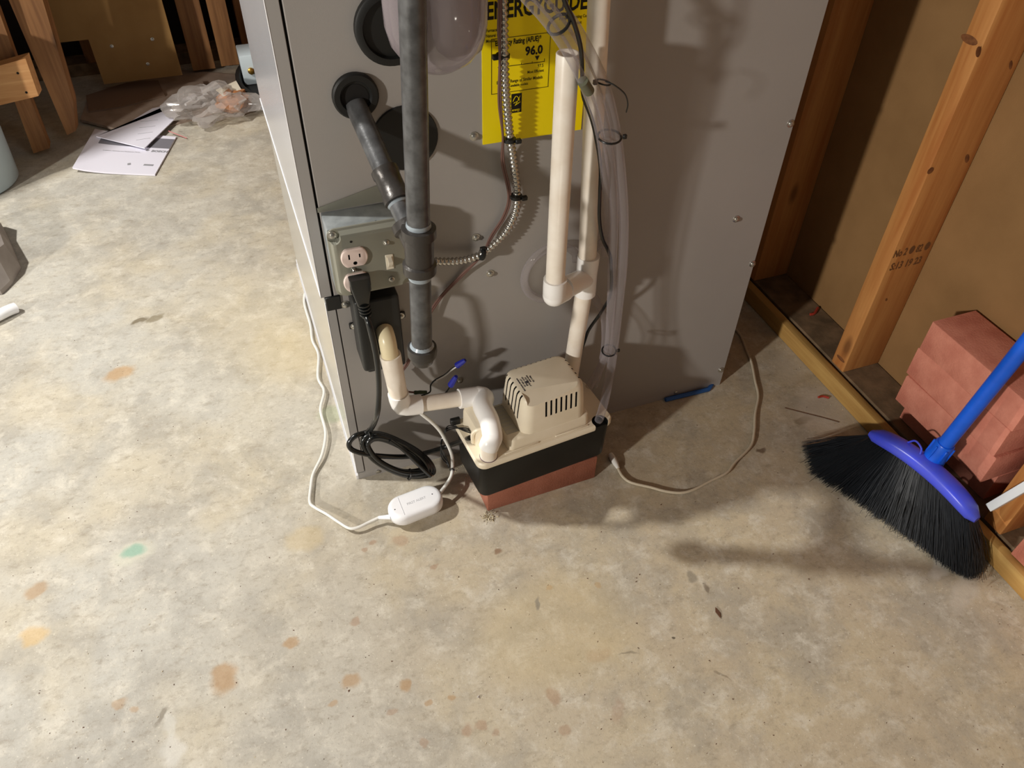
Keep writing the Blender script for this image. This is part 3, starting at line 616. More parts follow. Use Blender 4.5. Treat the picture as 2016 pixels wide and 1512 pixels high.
bm = nb(); ctube(bm, [lean(768, 866, -.008), lean(793, 884, -.010), lean(822, 912, -.011), lean(848, 937, -.011)], .0040, 6, 10); obj('cord_tail', bm, M['cord'], pc)
bm = nb(); a = lean(846, 935, -.011); tube(bm, [a, a+V(.006, -.002, -.003)], .0012, 6); obj('wire_end', bm, M['copper'], pc, 'bare copper wire tip')
def ring_tie(c, n, r, th=.0011, name='cable_tie', parent=None, headdir=None, mt='blackpl', tail=None, sq=1.0, head=True):
    c = Vector(c); Mz = Matrix.Translation(c) @ zto(n); bm = nb()
    pts = [Mz @ V(r*math.cos(a), r*sq*math.sin(a), 0) for a in [2*math.pi*k/20 for k in range(21)]]; tube(bm, pts, th, 6, closed=True)
    if head:
        h = Vector(headdir).normalized() if headdir else RT
        p = c+h*(r+.001); box(bm, -.0025, .0025, -.002, .002, -.0028, .0028, .0006, 1, Matrix.Translation(p))
    if tail: ctube(bm, tail, .0009, 5, 5)
    return obj(name, bm, M[mt], parent)
for q in ((727, 853), (806, 932)):
    ring_tie(lean(q[0], q[1]+2), lean(q[0]+14, q[1]-4 if q[0] < 760 else q[1]+1)-lean(q[0], q[1]), .0095, parent=pc, sq=1.0)

# ================================================================== LEAK SENSOR + CABLES
ls = thing('leak_sensor', 'white capsule-shaped water alarm on the floor beside the pump with a printed name', 'sensor', (.08, -.09, .012))
AZ = .016; a = at(765, 1006, 'z', .036); b = at(868, 966, 'z', .036); ctr = (a+b)/2; xd = (b-a).normalized(); half = (b-a).length/2
yd = V(0, 0, 1).cross(xd); Ms = Matrix(((xd.x, yd.x, 0, ctr.x), (xd.y, yd.y, 0, ctr.y), (0, 0, 1, 0), (0, 0, 0, 1)))
Ms = Ms @ Matrix.Translation(V(0, 0, .0)) 
sz0, sz1 = .012, .036
oc = rrect(-half, half, -.0255, .0255, .0235, 8)
bm = nb(); loft(bm, [(off(oc, .003), sz0), (off(oc, .0004), sz0+.004), (oc, sz0+.010), (off(oc, .0003), sz1-.007), (off(oc, .002), sz1-.0025), (off(oc, .0045), sz1-.0006), (off(oc, .008), sz1)], Ms); obj('sensor_body', bm, M['white'], ls)
bm = nb(); text(bm, 'FIRST ALERT', .0064, Ms @ V(-.0150, -.003, sz1+.0001), xd, yd, bold=.0001, ext=.0001, sx=.95); obj('lettering', bm, M['palegrey'], ls, flat=True)
bm = nb(); p0 = Ms @ V(-half*.56, -.0185, sz1+.0002); p1 = Ms @ V(-half*.50, .0185, sz1+.0002); tube(bm, [p0, p1], .0003, 4); obj('seam_line', bm, M['palegrey'], ls)
bm = nb(); disc(bm, Ms @ V(-half*.78, -.002, sz1), (0, 0, 1), .0010, .0003, 10); obj('pinhole', bm, M['black'], ls); bm = nb(); disc(bm, Ms @ V(half*.66, .0, sz1), (0, 0, 1), .0010, .0003, 10); obj('pinhole', bm, M['black'], ls)
e0 = Ms @ V(-half+.002, -.003, .022)
bm = nb(); s0 = at(746, 1019, 'z', .016); tube(bm, [e0, e0.lerp(s0, .3), s0], [.0048, .0042, .0030], 12); obj('strain_relief', bm, M['white'], ls)
cw = [s0, at(727, 1028, 'z', .013), at(706, 1038, 'z', .012), at(688, 1040, 'z', .011), at(667, 1028, 'z', .010), at(643, 1012, 'z', .008), at(620, 999, 'z', .007), at(610, 988, 'z', .0065), at(612, 960, 'z', .006), at(617, 932, 'z', .0055), at(634, 895, 'z', .008), at(641, 851, 'z', .009), at(631, 807, 'z', .008), at(638, 770, 'z', .008), at(626, 743, 'z', .006), at(627, 698, 'z', .006), at(615, 670, 'z', .005), at(611, 640, 'z', .004), at(600, 602, 'z', .004), at(599, 583, 'z', .004), at(603, 572, 'z', .004)]
bm = nb(); ctube(bm, cw, .0027, 6, 10); obj('cable', bm, M['whitecord'], ls)
e1_ = Ms @ V(half-.002, .004, .024)
cr = [e1_, at(880, 952, 'z', .028), at(889, 935, 'z', .030), at(891, 915, 'z', .034), at(889, 893, 'y', -.062), at(879, 870, 'y', -.058), at(866, 848, 'y', -.054), at(850, 831, 'y', -.050), at(828, 813, 'y', -.045), at(806, 790, 'y', -.035), at(790, 765, 'y', -.025), at(786, 735, 'y', -.015)]
bm = nb(); ctube(bm, cr, .0031, 6, 10); obj('cable', bm, M['whitecord'], ls)
ring_tie(at(890, 925, 'z', .032), at(891, 915, 'z', .034)-at(889, 935, 'z', .030), .0036, parent=ls, head=False)
# right-hand cable
sc_ = thing('sensor_cable', 'off-white cable curving over the floor from behind the pump to behind the furnace', 'cable', (.6, -.05, 0))
cr = [at(x, y, 'z', .004) for x, y in ((1216, 921), (1226, 938), (1243, 950), (1280, 959), (1310, 967), (1340, 970), (1365, 964), (1400, 946), (1431, 930), (1448, 909), (1478, 878), (1485, 850), (1487, 815), (1493, 780), (1487, 750), (1480, 715), (1470, 690), (1458, 660), (1440, 640))]
bm = nb(); ctube(bm, cr, .0026, 6, 10); obj('cable', bm, mat('off_white_cable', (196, 184, 162), .45), sc_)
bm = nb(); a = at(1202, 894, 'z', .006); b = at(1217, 922, 'z', .005); tube(bm, [a, a.lerp(b, .25), a.lerp(b, .7), b], [.0045, .0058, .005, .003], 12); obj('connector', bm, M['whitecord'], sc_)

# ================================================================== STANDPIPES
sp = thing('standpipe', 'cream PVC standpipe with white tee and an open-topped side pipe beside the furnace', 'pipe', (.37, -.04, .14))
BY, FY = -.042, -.098
bt = at(1193, -300, 'y', BY); bb = at(1131, 715, 'y', BY); bb = V(.372, BY, .147); tee2 = at(1155, 540, 'y', BY)
bx = tee2.x
def bp(z): return V(.372+(bx-.372)*(z-.147)/(tee2.z-.147) if z < tee2.z else bx+(bt.x-bx)*(z-tee2.z)/(bt.z-tee2.z), BY, z)
bm = nb(); tube(bm, [bp(tee2.z+.01), bt], .0134, 22); obj('pipe', bm, M['pvc'], sp)
bm = nb(); tube(bm, [bp(.147), bp(tee2.z-.01)], .0134, 22); obj('pipe', bm, M['pvc'], sp)
bm = nb(); lathe(bm, [(.0140, -.036), (.0166, -.036), (.0166, -.024), (.0158, .0), (.0166, .024), (.0166, .034), (.0140, .034)], Matrix.Translation(bp(tee2.z)), 26)
fe = at(1091, 581, 'y', FY); ft = at(1118, 104, 'y', FY)
bd = (fe-bp(tee2.z-.010)); bdn = bd.normalized(); s_ = bp(tee2.z-.006)
tube(bm, [s_, s_+bdn*.018, s_+bdn*(bd.length-.028)], [.0150, .0158, .0164], 22); obj('tee_fitting', bm, M['pvcfit'], sp)
arc = [fe-bdn*.030, fe-bdn*.012, fe-bdn*.004+V(0, 0, .0), fe+V(0, 0, .006), fe+V(0, 0, .014), fe+V(0, 0, .028)]
bm = nb(); tube(bm, arc, [.0158, .0162, .0166, .0166, .0166, .0166], 24); bmesh.ops.create_uvsphere(bm, u_segments=20, v_segments=12, radius=.0164, matrix=Matrix.Translation(fe+V(0, 0, .0))); obj('elbow', bm, M['pvcfit'], sp)
bm = nb(); f0 = fe+V(0, 0, .02); ax2 = (ft-f0).normalized(); LL = (ft-f0).length
lathe(bm, [(.0134, 0), (.0134, LL-.001), (.0128, LL), (.0112, LL), (.0105, LL-.001), (.0105, LL-.08)], Matrix.Translation(f0) @ zto(ax2), 26); obj('open_pipe', bm, M['pvc'], sp)

# ================================================================== CLEAR TUBES
ct = thing('drain_tubes', 'bundle of clear vinyl drain tubes running down to the round hole in the pump', 'tubes', (.39, -.1, .14))
hole = at(1181, 826, 'z', .147)
def Y_(seq): return [at(x, y, 'y', d) for x, y, d in seq]
tA = Y_([(1010, -60, -.13), (1060, -5, -.13), (1098, 40, -.13), (1130, 90, -.12), (1158, 145, -.11), (1180, 205, -.10), (1194, 268, -.09), (1203, 340, -.075), (1208, 430, -.065), (1205, 520, -.06), (1203, 600, -.06), (1196, 690, -.065), (1175, 735, -.06), (1158, 765, -.05)])
tB = Y_([(1040, -60, -.12), (1085, -5, -.12), (1122, 40, -.12), (1152, 90, -.115), (1182, 150, -.105), (1200, 205, -.095), (1213, 268, -.085), (1222, 340, -.075), (1228, 430, -.065), (1226, 520, -.06), (1218, 600, -.06), (1208, 690, -.07), (1200, 740, -.085), (1190, 790, -.11)])+[hole+V(.001, .003, .002), hole+V(.0, .004, -.006)]
tC = Y_([(990, -60, -.14), (1035, -5, -.14), (1075, 40, -.14), (1110, 90, -.13), (1140, 145, -.12)])+Y_([(1165, 205, -.10), (1182, 268, -.09), (1190, 340, -.08), (1197, 430, -.05), (1190, 500, -.02)])
for t, r in ((tA, .0068), (tB, .0072), (tC, .0058)):
    bm = nb(); ctube(bm, t, r, 6, 14, cap=False); obj('tube', bm, M['tubeclear'], ct)
cen = at(1086, 538, 'y', -.012); bm = nb()
pts = [cen+V(.0445*math.cos(a), -.003*math.sin(a), .0500*math.sin(a)) for a in [math.radians(20+320*k/30) for k in range(31)]]
ctube(bm, [at(1196, 470, 'y', -.03)]+pts+[at(1185, 610, 'y', -.03), at(1190, 690, 'y', -.055), at(1170, 760, 'y', -.05)], .0062, 3, 12, cap=False); obj('looped_tube', bm, M['tubeclear'], ct)
ring_tie(at(1100, 48, 'y', -.128), at(1125, 90, 'y', -.12)-at(1080, 15, 'y', -.13), .0125, .0018, parent=ct, headdir=RT+UP)
ring_tie(at(1188, 162, 'y', -.105), V(.2, 0, 1), .0085, .0010, parent=ct, headdir=-RT, tail=[at(1192, 160, 'y', -.12), at(1210, 168, 'y', -.13), at(1230, 185, 'y', -.13), at(1236, 205, 'y', -.125), at(1233, 221, 'y', -.12)])
ring_tie(at(1200, 269, 'y', -.09), V(.1, -.1, 1), .018, .0014, parent=ct, headdir=RT, sq=.8)
ring_tie(at(1199, 690, 'y', -.066), V(.1, -.1, 1), .014, .0014, parent=ct, headdir=RT, sq=.8)
# grey sleeve / splice seen on the tubes
bm = nb(); tube(bm, Y_([(1147, 160, -.12), (1160, 180, -.113)]), .0064, 14); obj('tube_joint', bm, mat('grey_tube_joint', (104, 106, 88), .3), ct)
# thin black line
bc = nb(); ctube(bc, Y_([(1098, -60, -.15), (1111, 0, -.145), (1128, 39, -.14), (1142, 87, -.135), (1146, 131, -.12), (1148, 186, -.09), (1164, 231, -.085), (1174, 273, -.08), (1182, 327, -.07), (1181, 380, -.07), (1180, 430, -.065), (1186, 469, -.06), (1198, 495, -.055), (1203, 519, -.055), (1202, 578, -.05), (1184, 614, -.03), (1160, 648, -.025), (1150, 674, -.03), (1141, 700, -.035), (1131, 726, -.035)]), .0026, 5, 8)
obj('control_wire', bc, M['cord'], None, 'thin black wire weaving down behind the cream standpipe to the pump', 'wire')

# ================================================================== CONDUIT + BROWN WIRES
cn = thing('flexible_conduit', 'shiny ribbed metal conduit curving from the junction box up past the yellow label', 'conduit', (.28, -.02, .47))
cpts = smooth(Y_([(989, -60, -.022), (990, 0, -.022), (992, 60, -.022), (993, 130, -.022), (997, 200, -.02), (1003, 262, -.017), (1011, 320, -.015), (1018, 380, -.014), (1014, 420, -.014), (997, 455, -.014), (972, 482, -.014), (945, 502, -.015), (910, 513, -.016), (870, 515, -.018), (820, 512, -.022)]), 12)
cp = resample(cpts, .0016); rr = [.0050+.0012*math.sin(2*math.pi*i/4) for i in range(len(cp))]
bm = nb(); tube(bm, cp, rr, 12); obj('conduit', bm, M['conduit'], cn, angle=80)
for q, n, hd_ in (((990, 110), (0, 0, 1), -RT), ((1003, 275), (0, 0, 1), RT), ((1016, 387), (0, 0, 1), RT), ((949, 501), (-1, 0, .5), UP)):
    c = at(q[0], q[1], 'y', -.018); Mz = Matrix.Translation(c) @ zto(n); bm = nb(); lathe(bm, [(.0072, -.0022), (.0085, -.0022), (.0085, .0022), (.0072, .0022)], Mz, 18)
    box(bm, -.004, .004, -.003, .003, -.003, .003, .0008, 1, Matrix.Translation(c+Vector(hd_)*.010+V(0, -.004, 0))); obj('cable_tie', bm, M['blackpl'], cn)
for k, dxx in ((0, 0), (1, 4)):
    bm = nb(); ctube(bm, Y_([(980+dxx, -60, -.028), (982+dxx, 0, -.028), (981+dxx, 60, -.028), (984, 110, -.027), (982+dxx, 200, -.024), (990, 268, -.022), (988+dxx, 320, -.012), (1001+dxx, 384, -.015), (991+dxx, 425, -.008), (966+dxx, 465, -.008), (948, 503, -.016), (908+dxx, 541, -.006), (872+dxx, 578, -.006), (850+dxx, 607, -.01), (835, 640, -.014), (812, 690, -.014), (800+dxx, 715, -.014), (789, 735, -.014)]), .0016, 6, 8); obj('wire', bm, M['brownwire'], cn, 'thin brown wire')

# ================================================================== LOOSE WIRES + NUTS
for lb_, path, nut in (('black and white wire pair ending in the upper blue wire nut', [(826, 780, -.03), (846, 772, -.03), (848, 758, -.028), (857, 748, -.026), (875, 738, -.026), (888, 727, -.03), (899, 720, -.034)], [(899, 720, -.034), (916, 709, -.040)]),
                       ('black wire ending in a blue wire nut, lower one just above the drain pipe', [(858, 800, -.05), (868, 784, -.045), (880, 770, -.04), (888, 757, -.045)], [(887, 759, -.045), (898, 741, -.05)])):
    w = thing('wire_splice', lb_, 'wire splice', at(*path[-1][:2], 'y', path[-1][2]))
    bm = nb(); ctube(bm, Y_(path), .0013, 6, 8); obj('black_wire', bm, M['cord'], w)
    if len(path) > 5:
        bm = nb(); ctube(bm, Y_([(x+2, y+1, d-.003) for x, y, d in path[3:]]), .0011, 6, 8); obj('white_wire', bm, M['whitecord'], w)
    a, b = Y_(nut); d = (b-a); bm = nb(); lathe(bm, [(.0048, 0), (.0054, .001), (.0042, d.length*.75), (.0030, d.length)], Matrix.Translation(a) @ zto(d), 8); obj('wire_nut', bm, M['blue_nut'], w, 'blue wire nut', angle=20)
w = thing('green_splice', 'brown wire with a dark green crimp splice just above the white drain elbow', 'wire splice', at(828, 772, 'y', -.03))
bm = nb(); ctube(bm, Y_([(785, 742, -.03), (789, 760, -.032), (800, 770, -.034), (818, 773, -.034)]), .0016, 6, 8); obj('wire', bm, M['brownwire'], w)
bm = nb(); a, b = Y_([(815, 773, -.034), (840, 772, -.034)]); lathe(bm, [(.0026, 0), (.0034, .002), (.003, .006), (.0034, .010), (.003, .014), (.0026, (b-a).length)], Matrix.Translation(a) @ zto(b-a), 10); obj('splice_sleeve', bm, M['green_nut'], w)

# ================================================================== CLEAR HOSE at the top
ch = nb(); c0 = at(858, 40, 'y', -.085); R_ = .054
prof = [(.004, -.052), (.022, -.048), (.038, -.038), (.049, -.022), (.0535, -.004), (.054, .02), (.052, .06), (.050, .14)]
hose = thing('clear_plastic_cup', 'large translucent lilac plastic hose end bulging behind the dark gas pipe', 'hose', c0)
lathe(ch, prof, Matrix.Translation(c0), 36, cap=False); obj('hose_bulge', ch, M['hoseclear'], hose)
ch = nb(); c1 = at(903, 48, 'y', -.05); lathe(ch, [(.004, -.036), (.016, -.034), (.026, -.025), (.030, -.010), (.030, .02), (.029, .13)], Matrix.Translation(c1), 32, cap=False); obj('hose_fold', ch, M['hoseclear'], hose)

# ================================================================== BRICK STACK
def brick(x, y, z, rz=0, lab='', grp='bricks stacked against the right wall', L_=.203, D_=.0915, H_=.0588):
    bm = nb(); box(bm, -D_/2, D_/2, -L_/2, L_/2, 0, H_, .0016, 2)
    for v in bm.verts: v.co += V(random.uniform(-.0006, .0006), random.uniform(-.0006, .0006), random.uniform(-.0003, .0003))
    bmesh.ops.transform(bm, matrix=Matrix.Translation(V(x, y, z)) @ Matrix.Rotation(math.radians(rz), 4, 'Z'), verts=bm.verts[:])
    obj('brick', bm, M['brick2'], None, lab, 'brick', grp)
bxs = .9375+.046
brick(1.004, -.318, .0382, 1, 'recessed red brick at the bottom of the stack behind the broom', D_=.0575, H_=.0598)
brick(bxs+.0, -.3175, .0982, .6, 'second red brick from the bottom of the stack behind the broom')
brick(bxs+.001, -.3125, .1572, -.4, 'third red brick up in the stack behind the broom, one below the top')
brick(bxs+.0005, -.3145, .2162, .3, 'topmost red brick of the stack behind the broom')
brick(1.0-.012, -.62, .0382, 2, 'lone red brick low on the wall plate past the second stud')

# ================================================================== BROOM
bro = thing('broom', 'blue angled push broom with black bristles leaning against the brick stack', 'broom', (.86, -.37, 0))
HZ = .118
ha = at(1722, 836, 'z', HZ); hb = at(1935, 1008, 'z', HZ); hd2 = (hb-ha); hm = (ha+hb)/2; hl = hd2.length; hx = hd2.normalized(); hn = V(-hx.y, hx.x, 0)
if hn.x < 0: hn = -hn
bm = nb(); secs = []
for k in range(17):
    t = k/16; c = ha.lerp(hb, t)+V(0, 0, -.020*abs(2*t-1)**2.2)+hn*0
    w = .017*(1-.35*abs(2*t-1)**6); h = .0125*(1-.25*abs(2*t-1)**5)
    if k in (0, 16): w *= .55; h *= .6
    secs.append((c, w, h))
rings = []
for c, w, h in secs:
    rings.append([bm.verts.new(c+hn*(w*math.copysign(abs(math.cos(a))**.7, math.cos(a)))+V(0, 0, h*math.copysign(abs(math.sin(a))**.7, math.sin(a)))) for a in [2*math.pi*k/16 for k in range(16)]])
for i in range(16):
    for k in range(16): bm.faces.new((rings[i][k], rings[i][(k+1) % 16], rings[i+1][(k+1) % 16], rings[i+1][k]))
bm.faces.new(rings[0]); bm.faces.new(rings[-1][::-1]); obj('head', bm, M['bluehead'], bro)
h0 = at(1846, 893, 'z', HZ+.018); hw = V(1.02, -.30, 1.32); hdir = (hw-h0).normalized()
p370 = at(2016, 682, 'z', .37); hdir = (p370-h0).normalized(); hw = h0+hdir*1.15
bm = nb(); lathe(bm, [(.0185, -.016), (.0165, -.002), (.0150, .008), (.0150, .024), (.0138, .026)], Matrix.Translation(h0) @ zto(hdir), 20)
for k in range(6):
    a = 2*math.pi*k/6; box(bm, .0135, .0175, -.0016, .0016, -.006, .022, .0005, 1, Matrix.Translation(h0) @ zto(hdir) @ Matrix.Rotation(a, 4, 'Z'))
obj('handle_socket', bm, M['bluehandle'], bro)
bm = nb(); lathe(bm, [(.0118, .0), (.0118, 1.0), (.006, 1.006)], Matrix.Translation(h0) @ zto(hdir), 22); obj('handle', bm, M['bluehandle'], bro)
bm = nb(); p = ha.lerp(hb, .42)+V(0, 0, .012); ctube(bm, [p, p+V(.004, .006, .007), p+V(.006, .022, .007), p+V(.002, .030, -.004)], .0016, 5, 6); obj('head_ridge', bm, M['bluehead'], bro)
# bristles
tips = [(1594, 934), (1636, 962), (1700, 1005), (1757, 1045), (1815, 1085), (1856, 1114), (1888, 1132), (1908, 1138)]
tips = smooth([at(x, y, 'z', 0) for x, y in tips], 8); nt_ = len(tips)-1
verts = []; faces = []
N = 6500
rnd = random.Random(3)
tuft = [rnd.random() for _ in range(60)]
for i in range(N):
    t = rnd.random(); s = rnd.uniform(-1, 1)
    tf = round(t*44)/44; tt = t*.55+tf*.45
    root = ha.lerp(hb, .02+.96*tt)+V(0, 0, -.020*abs(2*tt-1)**2.2-.006)+hn*(s*.011)
    k = t*nt_; tip = tips[int(k)].lerp(tips[min(int(k)+1, nt_)], k-int(k))
    depth = (s*.5+.5)
    inner = (V(.028, .070, 0)*(1-t)**2+V(.030, .004, 0)*(1-(1-t)**2))*depth
    tip = tip+inner+V(rnd.gauss(0, .0035), rnd.gauss(0, .004), abs(rnd.gauss(0, .004))+.0008)
    if rnd.random() < .04: tip += V(rnd.gauss(0, .010), rnd.gauss(0, .010), .003)
    bow = V(rnd.gauss(0, .002), rnd.gauss(0, .002), .004)
    m1 = root.lerp(tip, .5)+bow; rad = .00055
    d = (tip-root).normalized(); u = d.cross(V(0, 0, 1)); u = u.normalized() if u.length > .01 else V(1, 0, 0); w_ = d.cross(u)
    b0 = len(verts)
    for c, r in ((root, rad*1.2), (m1, rad), (tip, rad*.6)):
        for a in (0, 2.094, 4.189): verts.append(c+u*(r*math.cos(a))+w_*(r*math.sin(a)))
    for j in (0, 3):
        for q in range(3): faces.append((b0+j+q, b0+j+(q+1) % 3, b0+j+3+(q+1) % 3, b0+j+3+q))
loc = bro.location
me = bpy.data.meshes.new('bristles'); me.from_pydata([tuple(v-loc) for v in verts], [], faces); me.materials.append(M['bristle'])
o = bpy.data.objects.new('bristles', me); COL.objects.link(o); o.parent = bro; o['kind'] = 'stuff'
# white bar
a = at(1951, 998, 'x', .925); b = at(2016, 960, 'x', .925); d = (b-a).normalized()
bm = nb(); box(bm, -.0068, .0068, -.0068, .0068, 0, .34, .0012, 2, Matrix.Translation(a) @ zto(d)); obj('white_bar', bm, M['bar'], None, 'square white metal bar sticking out right of the broom head', 'bar')

# ================================================================== BACK-LEFT LUMBER
def vplate(name, pts, y, t, m, label=None, cat=None, kind=None):
    bm = nb(); prism(bm, [at(px, py, 'y', y) for px, py in pts], (0, 1, 0), t); return obj(name, bm, m, None, label, cat, kind=kind)
def vboard(name, px0, px1, ytop, ybot0, ybot1, y, t, m, label, cat, z0=None, ztop=1.6, notch=None):
    a = at(px0, ybot0, 'y', y); b = at(px1, ybot1, 'y', y); z = (a.z+b.z)/2 if z0 is None else z0
    bm = nb(); poly = [(a.x, y, z), (b.x, y, z), (b.x, y, ztop), (a.x, y, ztop)]
    if notch: poly = [(a.x, y, z), (b.x, y, z), (b.x, y, ztop), (a.x-notch[0], y, ztop), (a.x-notch[0], y, z+notch[1]), (a.x, y, z+notch[1])]
    prism(bm, poly, (0, 1, 0), t); return obj(name, bm, m, None, label, cat)
vboard('hardboard_sheet', 210, 358, 0, 180, 143, 1.76, .012, M['board'], 'brown hardboard sheet with a notched corner leaning at the back wall', 'board', z0=.042, ztop=1.3, notch=(.078, .135))
hs_ = bpy.data.objects['hardboard_sheet']
for q in ((220, 91), (300, 77), (291, 126)):
    bm = nb(); screw(bm, at(q[0], q[1], 'y', 1.7598), r=.004); obj('screw', bm, M['screw'], hs_)
vboard('loose_plank', 380, 423, 0, 137, 128, 1.86, .03, M['oldwood'], 'pine plank with a knot near its foot, right of the hardboard sheet', 'plank', z0=.012)
vboard('loose_plank', 436, 470, 0, 130, 121, 1.87, .03, M['oldwood'], 'pine plank nearest the furnace at the back wall', 'plank', z0=.012)
# leaning thick board: narrow edge pale, wide face brown
yb = 1.46
p1 = at(128, 266, 'z', .0); p2 = at(147, 262, 'z', .0)
bm = nb(); f = [at(132, 266, 'y', yb), at(149, 258, 'y', yb), at(144, 200, 'y', yb), at(84, 0, 'y', yb), at(60, -90, 'y', yb), at(-10, -90, 'y', yb), at(17, 0, 'y', yb)]
for q in f[:2]: q.z = max(q.z, .001)
prism(bm, f, (.15, 1, 0), .04); obj('leaning_board', bm, M['oldwood'], None, 'wide brown board standing on its pointed end left of the hardboard sheet', 'board')
bm = nb(); f = [at(66, 302, 'y', 1.41), at(98, 292, 'y', 1.41), at(58, 190, 'y', 1.41), at(-10, 0, 'y', 1.41), at(-45, 0, 'y', 1.41), at(25, 190, 'y', 1.41)]
for q in f[:2]: q.z = max(q.z, .001)
prism(bm, f, (0, 1, 0), .04); obj('lumber_post', bm, M['oldwood'], None, 'upright wooden post behind the short screwed block, beside the blue bucket', 'post')
bl_ = thing('lumber_block', 'short pale cut of lumber with two screw holes fixed across the post at far left', 'lumber', at(30, 190, 'y', 1.36))
bm = nb(); f = [at(-60, 222, 'y', 1.36), at(76, 189, 'y', 1.36), at(50, 115, 'y', 1.36), at(-60, 146, 'y', 1.36)]; prism(bm, f, (.15, 1, 0), .038); obj('block', bm, M['blockwood'], bl_)
for q in ((35, 144), (52, 182)):
    bm = nb(); disc(bm, at(q[0], q[1], 'y', 1.3598), (0, -1, 0), .003, .0006, 10); obj('screw_hole', bm, M['seam'], bl_)
bm = nb(); f = [at(-30, 130, 'y', 1.6), at(20, 120, 'y', 1.6), at(-2, 60, 'y', 1.6), at(-30, 60, 'y', 1.6)]; prism(bm, f, (0, 1, 0), .03); obj('lumber_offcut', bm, M['oldwood'], None, 'pale offcut behind the short block at the left edge', 'lumber')

# ================================================================== PAPERS, CARDBOARD, BAG
def sheet(name, corners, z, t, m, label=None, cat=None, parent=None, curl=0):
    c = [at(x, y, 'z', z) for x, y in corners]; bm = nb(); prism(bm, c, (0, 0, 1), t); return obj(name, bm, m, parent, label, cat, flat=True)
sheet('cardboard', [(168, 232), (290, 262), (500, 205), (480, 150), (360, 140), (210, 175)], .0, .004, M['cardboard'], 'flattened brown cardboard lying on the floor below the hardboard sheet', 'cardboard')
cc_ = thing('flattened_carton', 'folded brown carton with a darker panel on top, beneath the manuals', 'cardboard', at(300, 210, 'z', .01))
sheet('carton_panel', [(160, 240), (172, 205), (330, 170), (400, 165), (420, 195), (300, 240), (230, 258)], .0045, .008, M['cardboard'], parent=cc_)
sheet('carton_flap', [(175, 222), (170, 190), (250, 165), (312, 160), (325, 190), (240, 212)], .013, .004, mat('dark_brown_card', (128, 106, 90), .7), parent=cc_)
m1 = thing('manual', 'white booklet with grey band lying in front of the folded sheet', 'booklet', at(240, 310, 'z', 0))
P0 = [at(x, y, 'z', .0) for x, y in ((147, 341), (306, 347), (348, 272), (190, 262))]
bm = nb(); n_ = 8; rows = []
for i in range(n_+1):
    t = i/n_; a = P0[0].lerp(P0[1], t); b = P0[3].lerp(P0[2], t); lift = .012*math.exp(-t*5)
    rows.append([a.lerp(b, s)+V(0, 0, .001+lift*(1-s*.3)) for s in (0, .5, 1)])
vs = [[(bm.verts.new(p), bm.verts.new(p+V(0, 0, .004))) for p in r] for r in rows]
for i in range(n_):
    for j in range(2):
        for q in (0, 1): bm.faces.new([vs[i][j][q], vs[i+1][j][q], vs[i+1][j+1][q], vs[i][j+1][q]])
for i in range(n_):
    for j in (0, 2): bm.faces.new([vs[i][j][0], vs[i+1][j][0], vs[i+1][j][1], vs[i][j][1]])
for j in range(2):
    for i in (0, n_): bm.faces.new([vs[i][j][0], vs[i][j+1][0], vs[i][j+1][1], vs[i][j][1]])
obj('booklet', bm, M['paper'], m1)
def mp(u, v_, z=.0053):
    a = P0[0].lerp(P0[1], u); b = P0[3].lerp(P0[2], u); lift = .012*math.exp(-u*5); return a.lerp(b, v_)+V(0, 0, z+lift*(1-v_*.3))
bm = nb()
st_ = [(mp(u/8, .66), mp(u/8, .92)) for u in range(1, 9)]
for (a, b), (c, d) in zip(st_, st_[1:]): bm.faces.new([bm.verts.new(p) for p in (a, c, d, b)])
obj('printed_band', bm, M['greyband'], m1, 'grey band', flat=True)
xdm = (mp(1, .5)-mp(.5, .5)).normalized(); ydm = V(0, 0, 1).cross(xdm)
bm = nb(); text(bm, 'BOSCH', .014, mp(.80, .555, .0056), xdm, ydm, bold=.0007, ext=.0001); text(bm, 'Installation, Operation and Maintenance Manual', .0055, mp(.22, .50, .0056), xdm, ydm, ext=.0001)
disc(bm, mp(.75, .59, .0054), (0, 0, 1), .005, .0003, 16)
box(bm, -.004, .004, -.005, .005, 0, .0003, 0, 1, Matrix.Translation(mp(.62, .22, .0055))); box(bm, -.013, .013, -.004, .004, 0, .0003, 0, 1, Matrix.Translation(mp(.86, .22, .0055)) @ Matrix.Rotation(math.atan2(xdm.y, xdm.x), 4, 'Z'))
obj('print', bm, M['greyprint'], m1, kind='stuff', flat=True)
m2 = thing('leaflet', 'white leaflet lying across the booklet and carton', 'leaflet', at(290, 250, 'z', .01))
sheet('leaflet_page', [(190, 270), (285, 293), (345, 235), (360, 195), (418, 172), (398, 192), (300, 215), (250, 245)], .013, .0025, M['paper'], parent=m2)
bm = nb()
for k in range(4):
    a = at(268+k*3, 276-k*12, 'z', .0157); b = at(296+k*5, 272-k*12, 'z', .0157); tube(bm, [a, b], .0007, 4)
obj('print', bm, M['greyprint'], m2, kind='stuff')
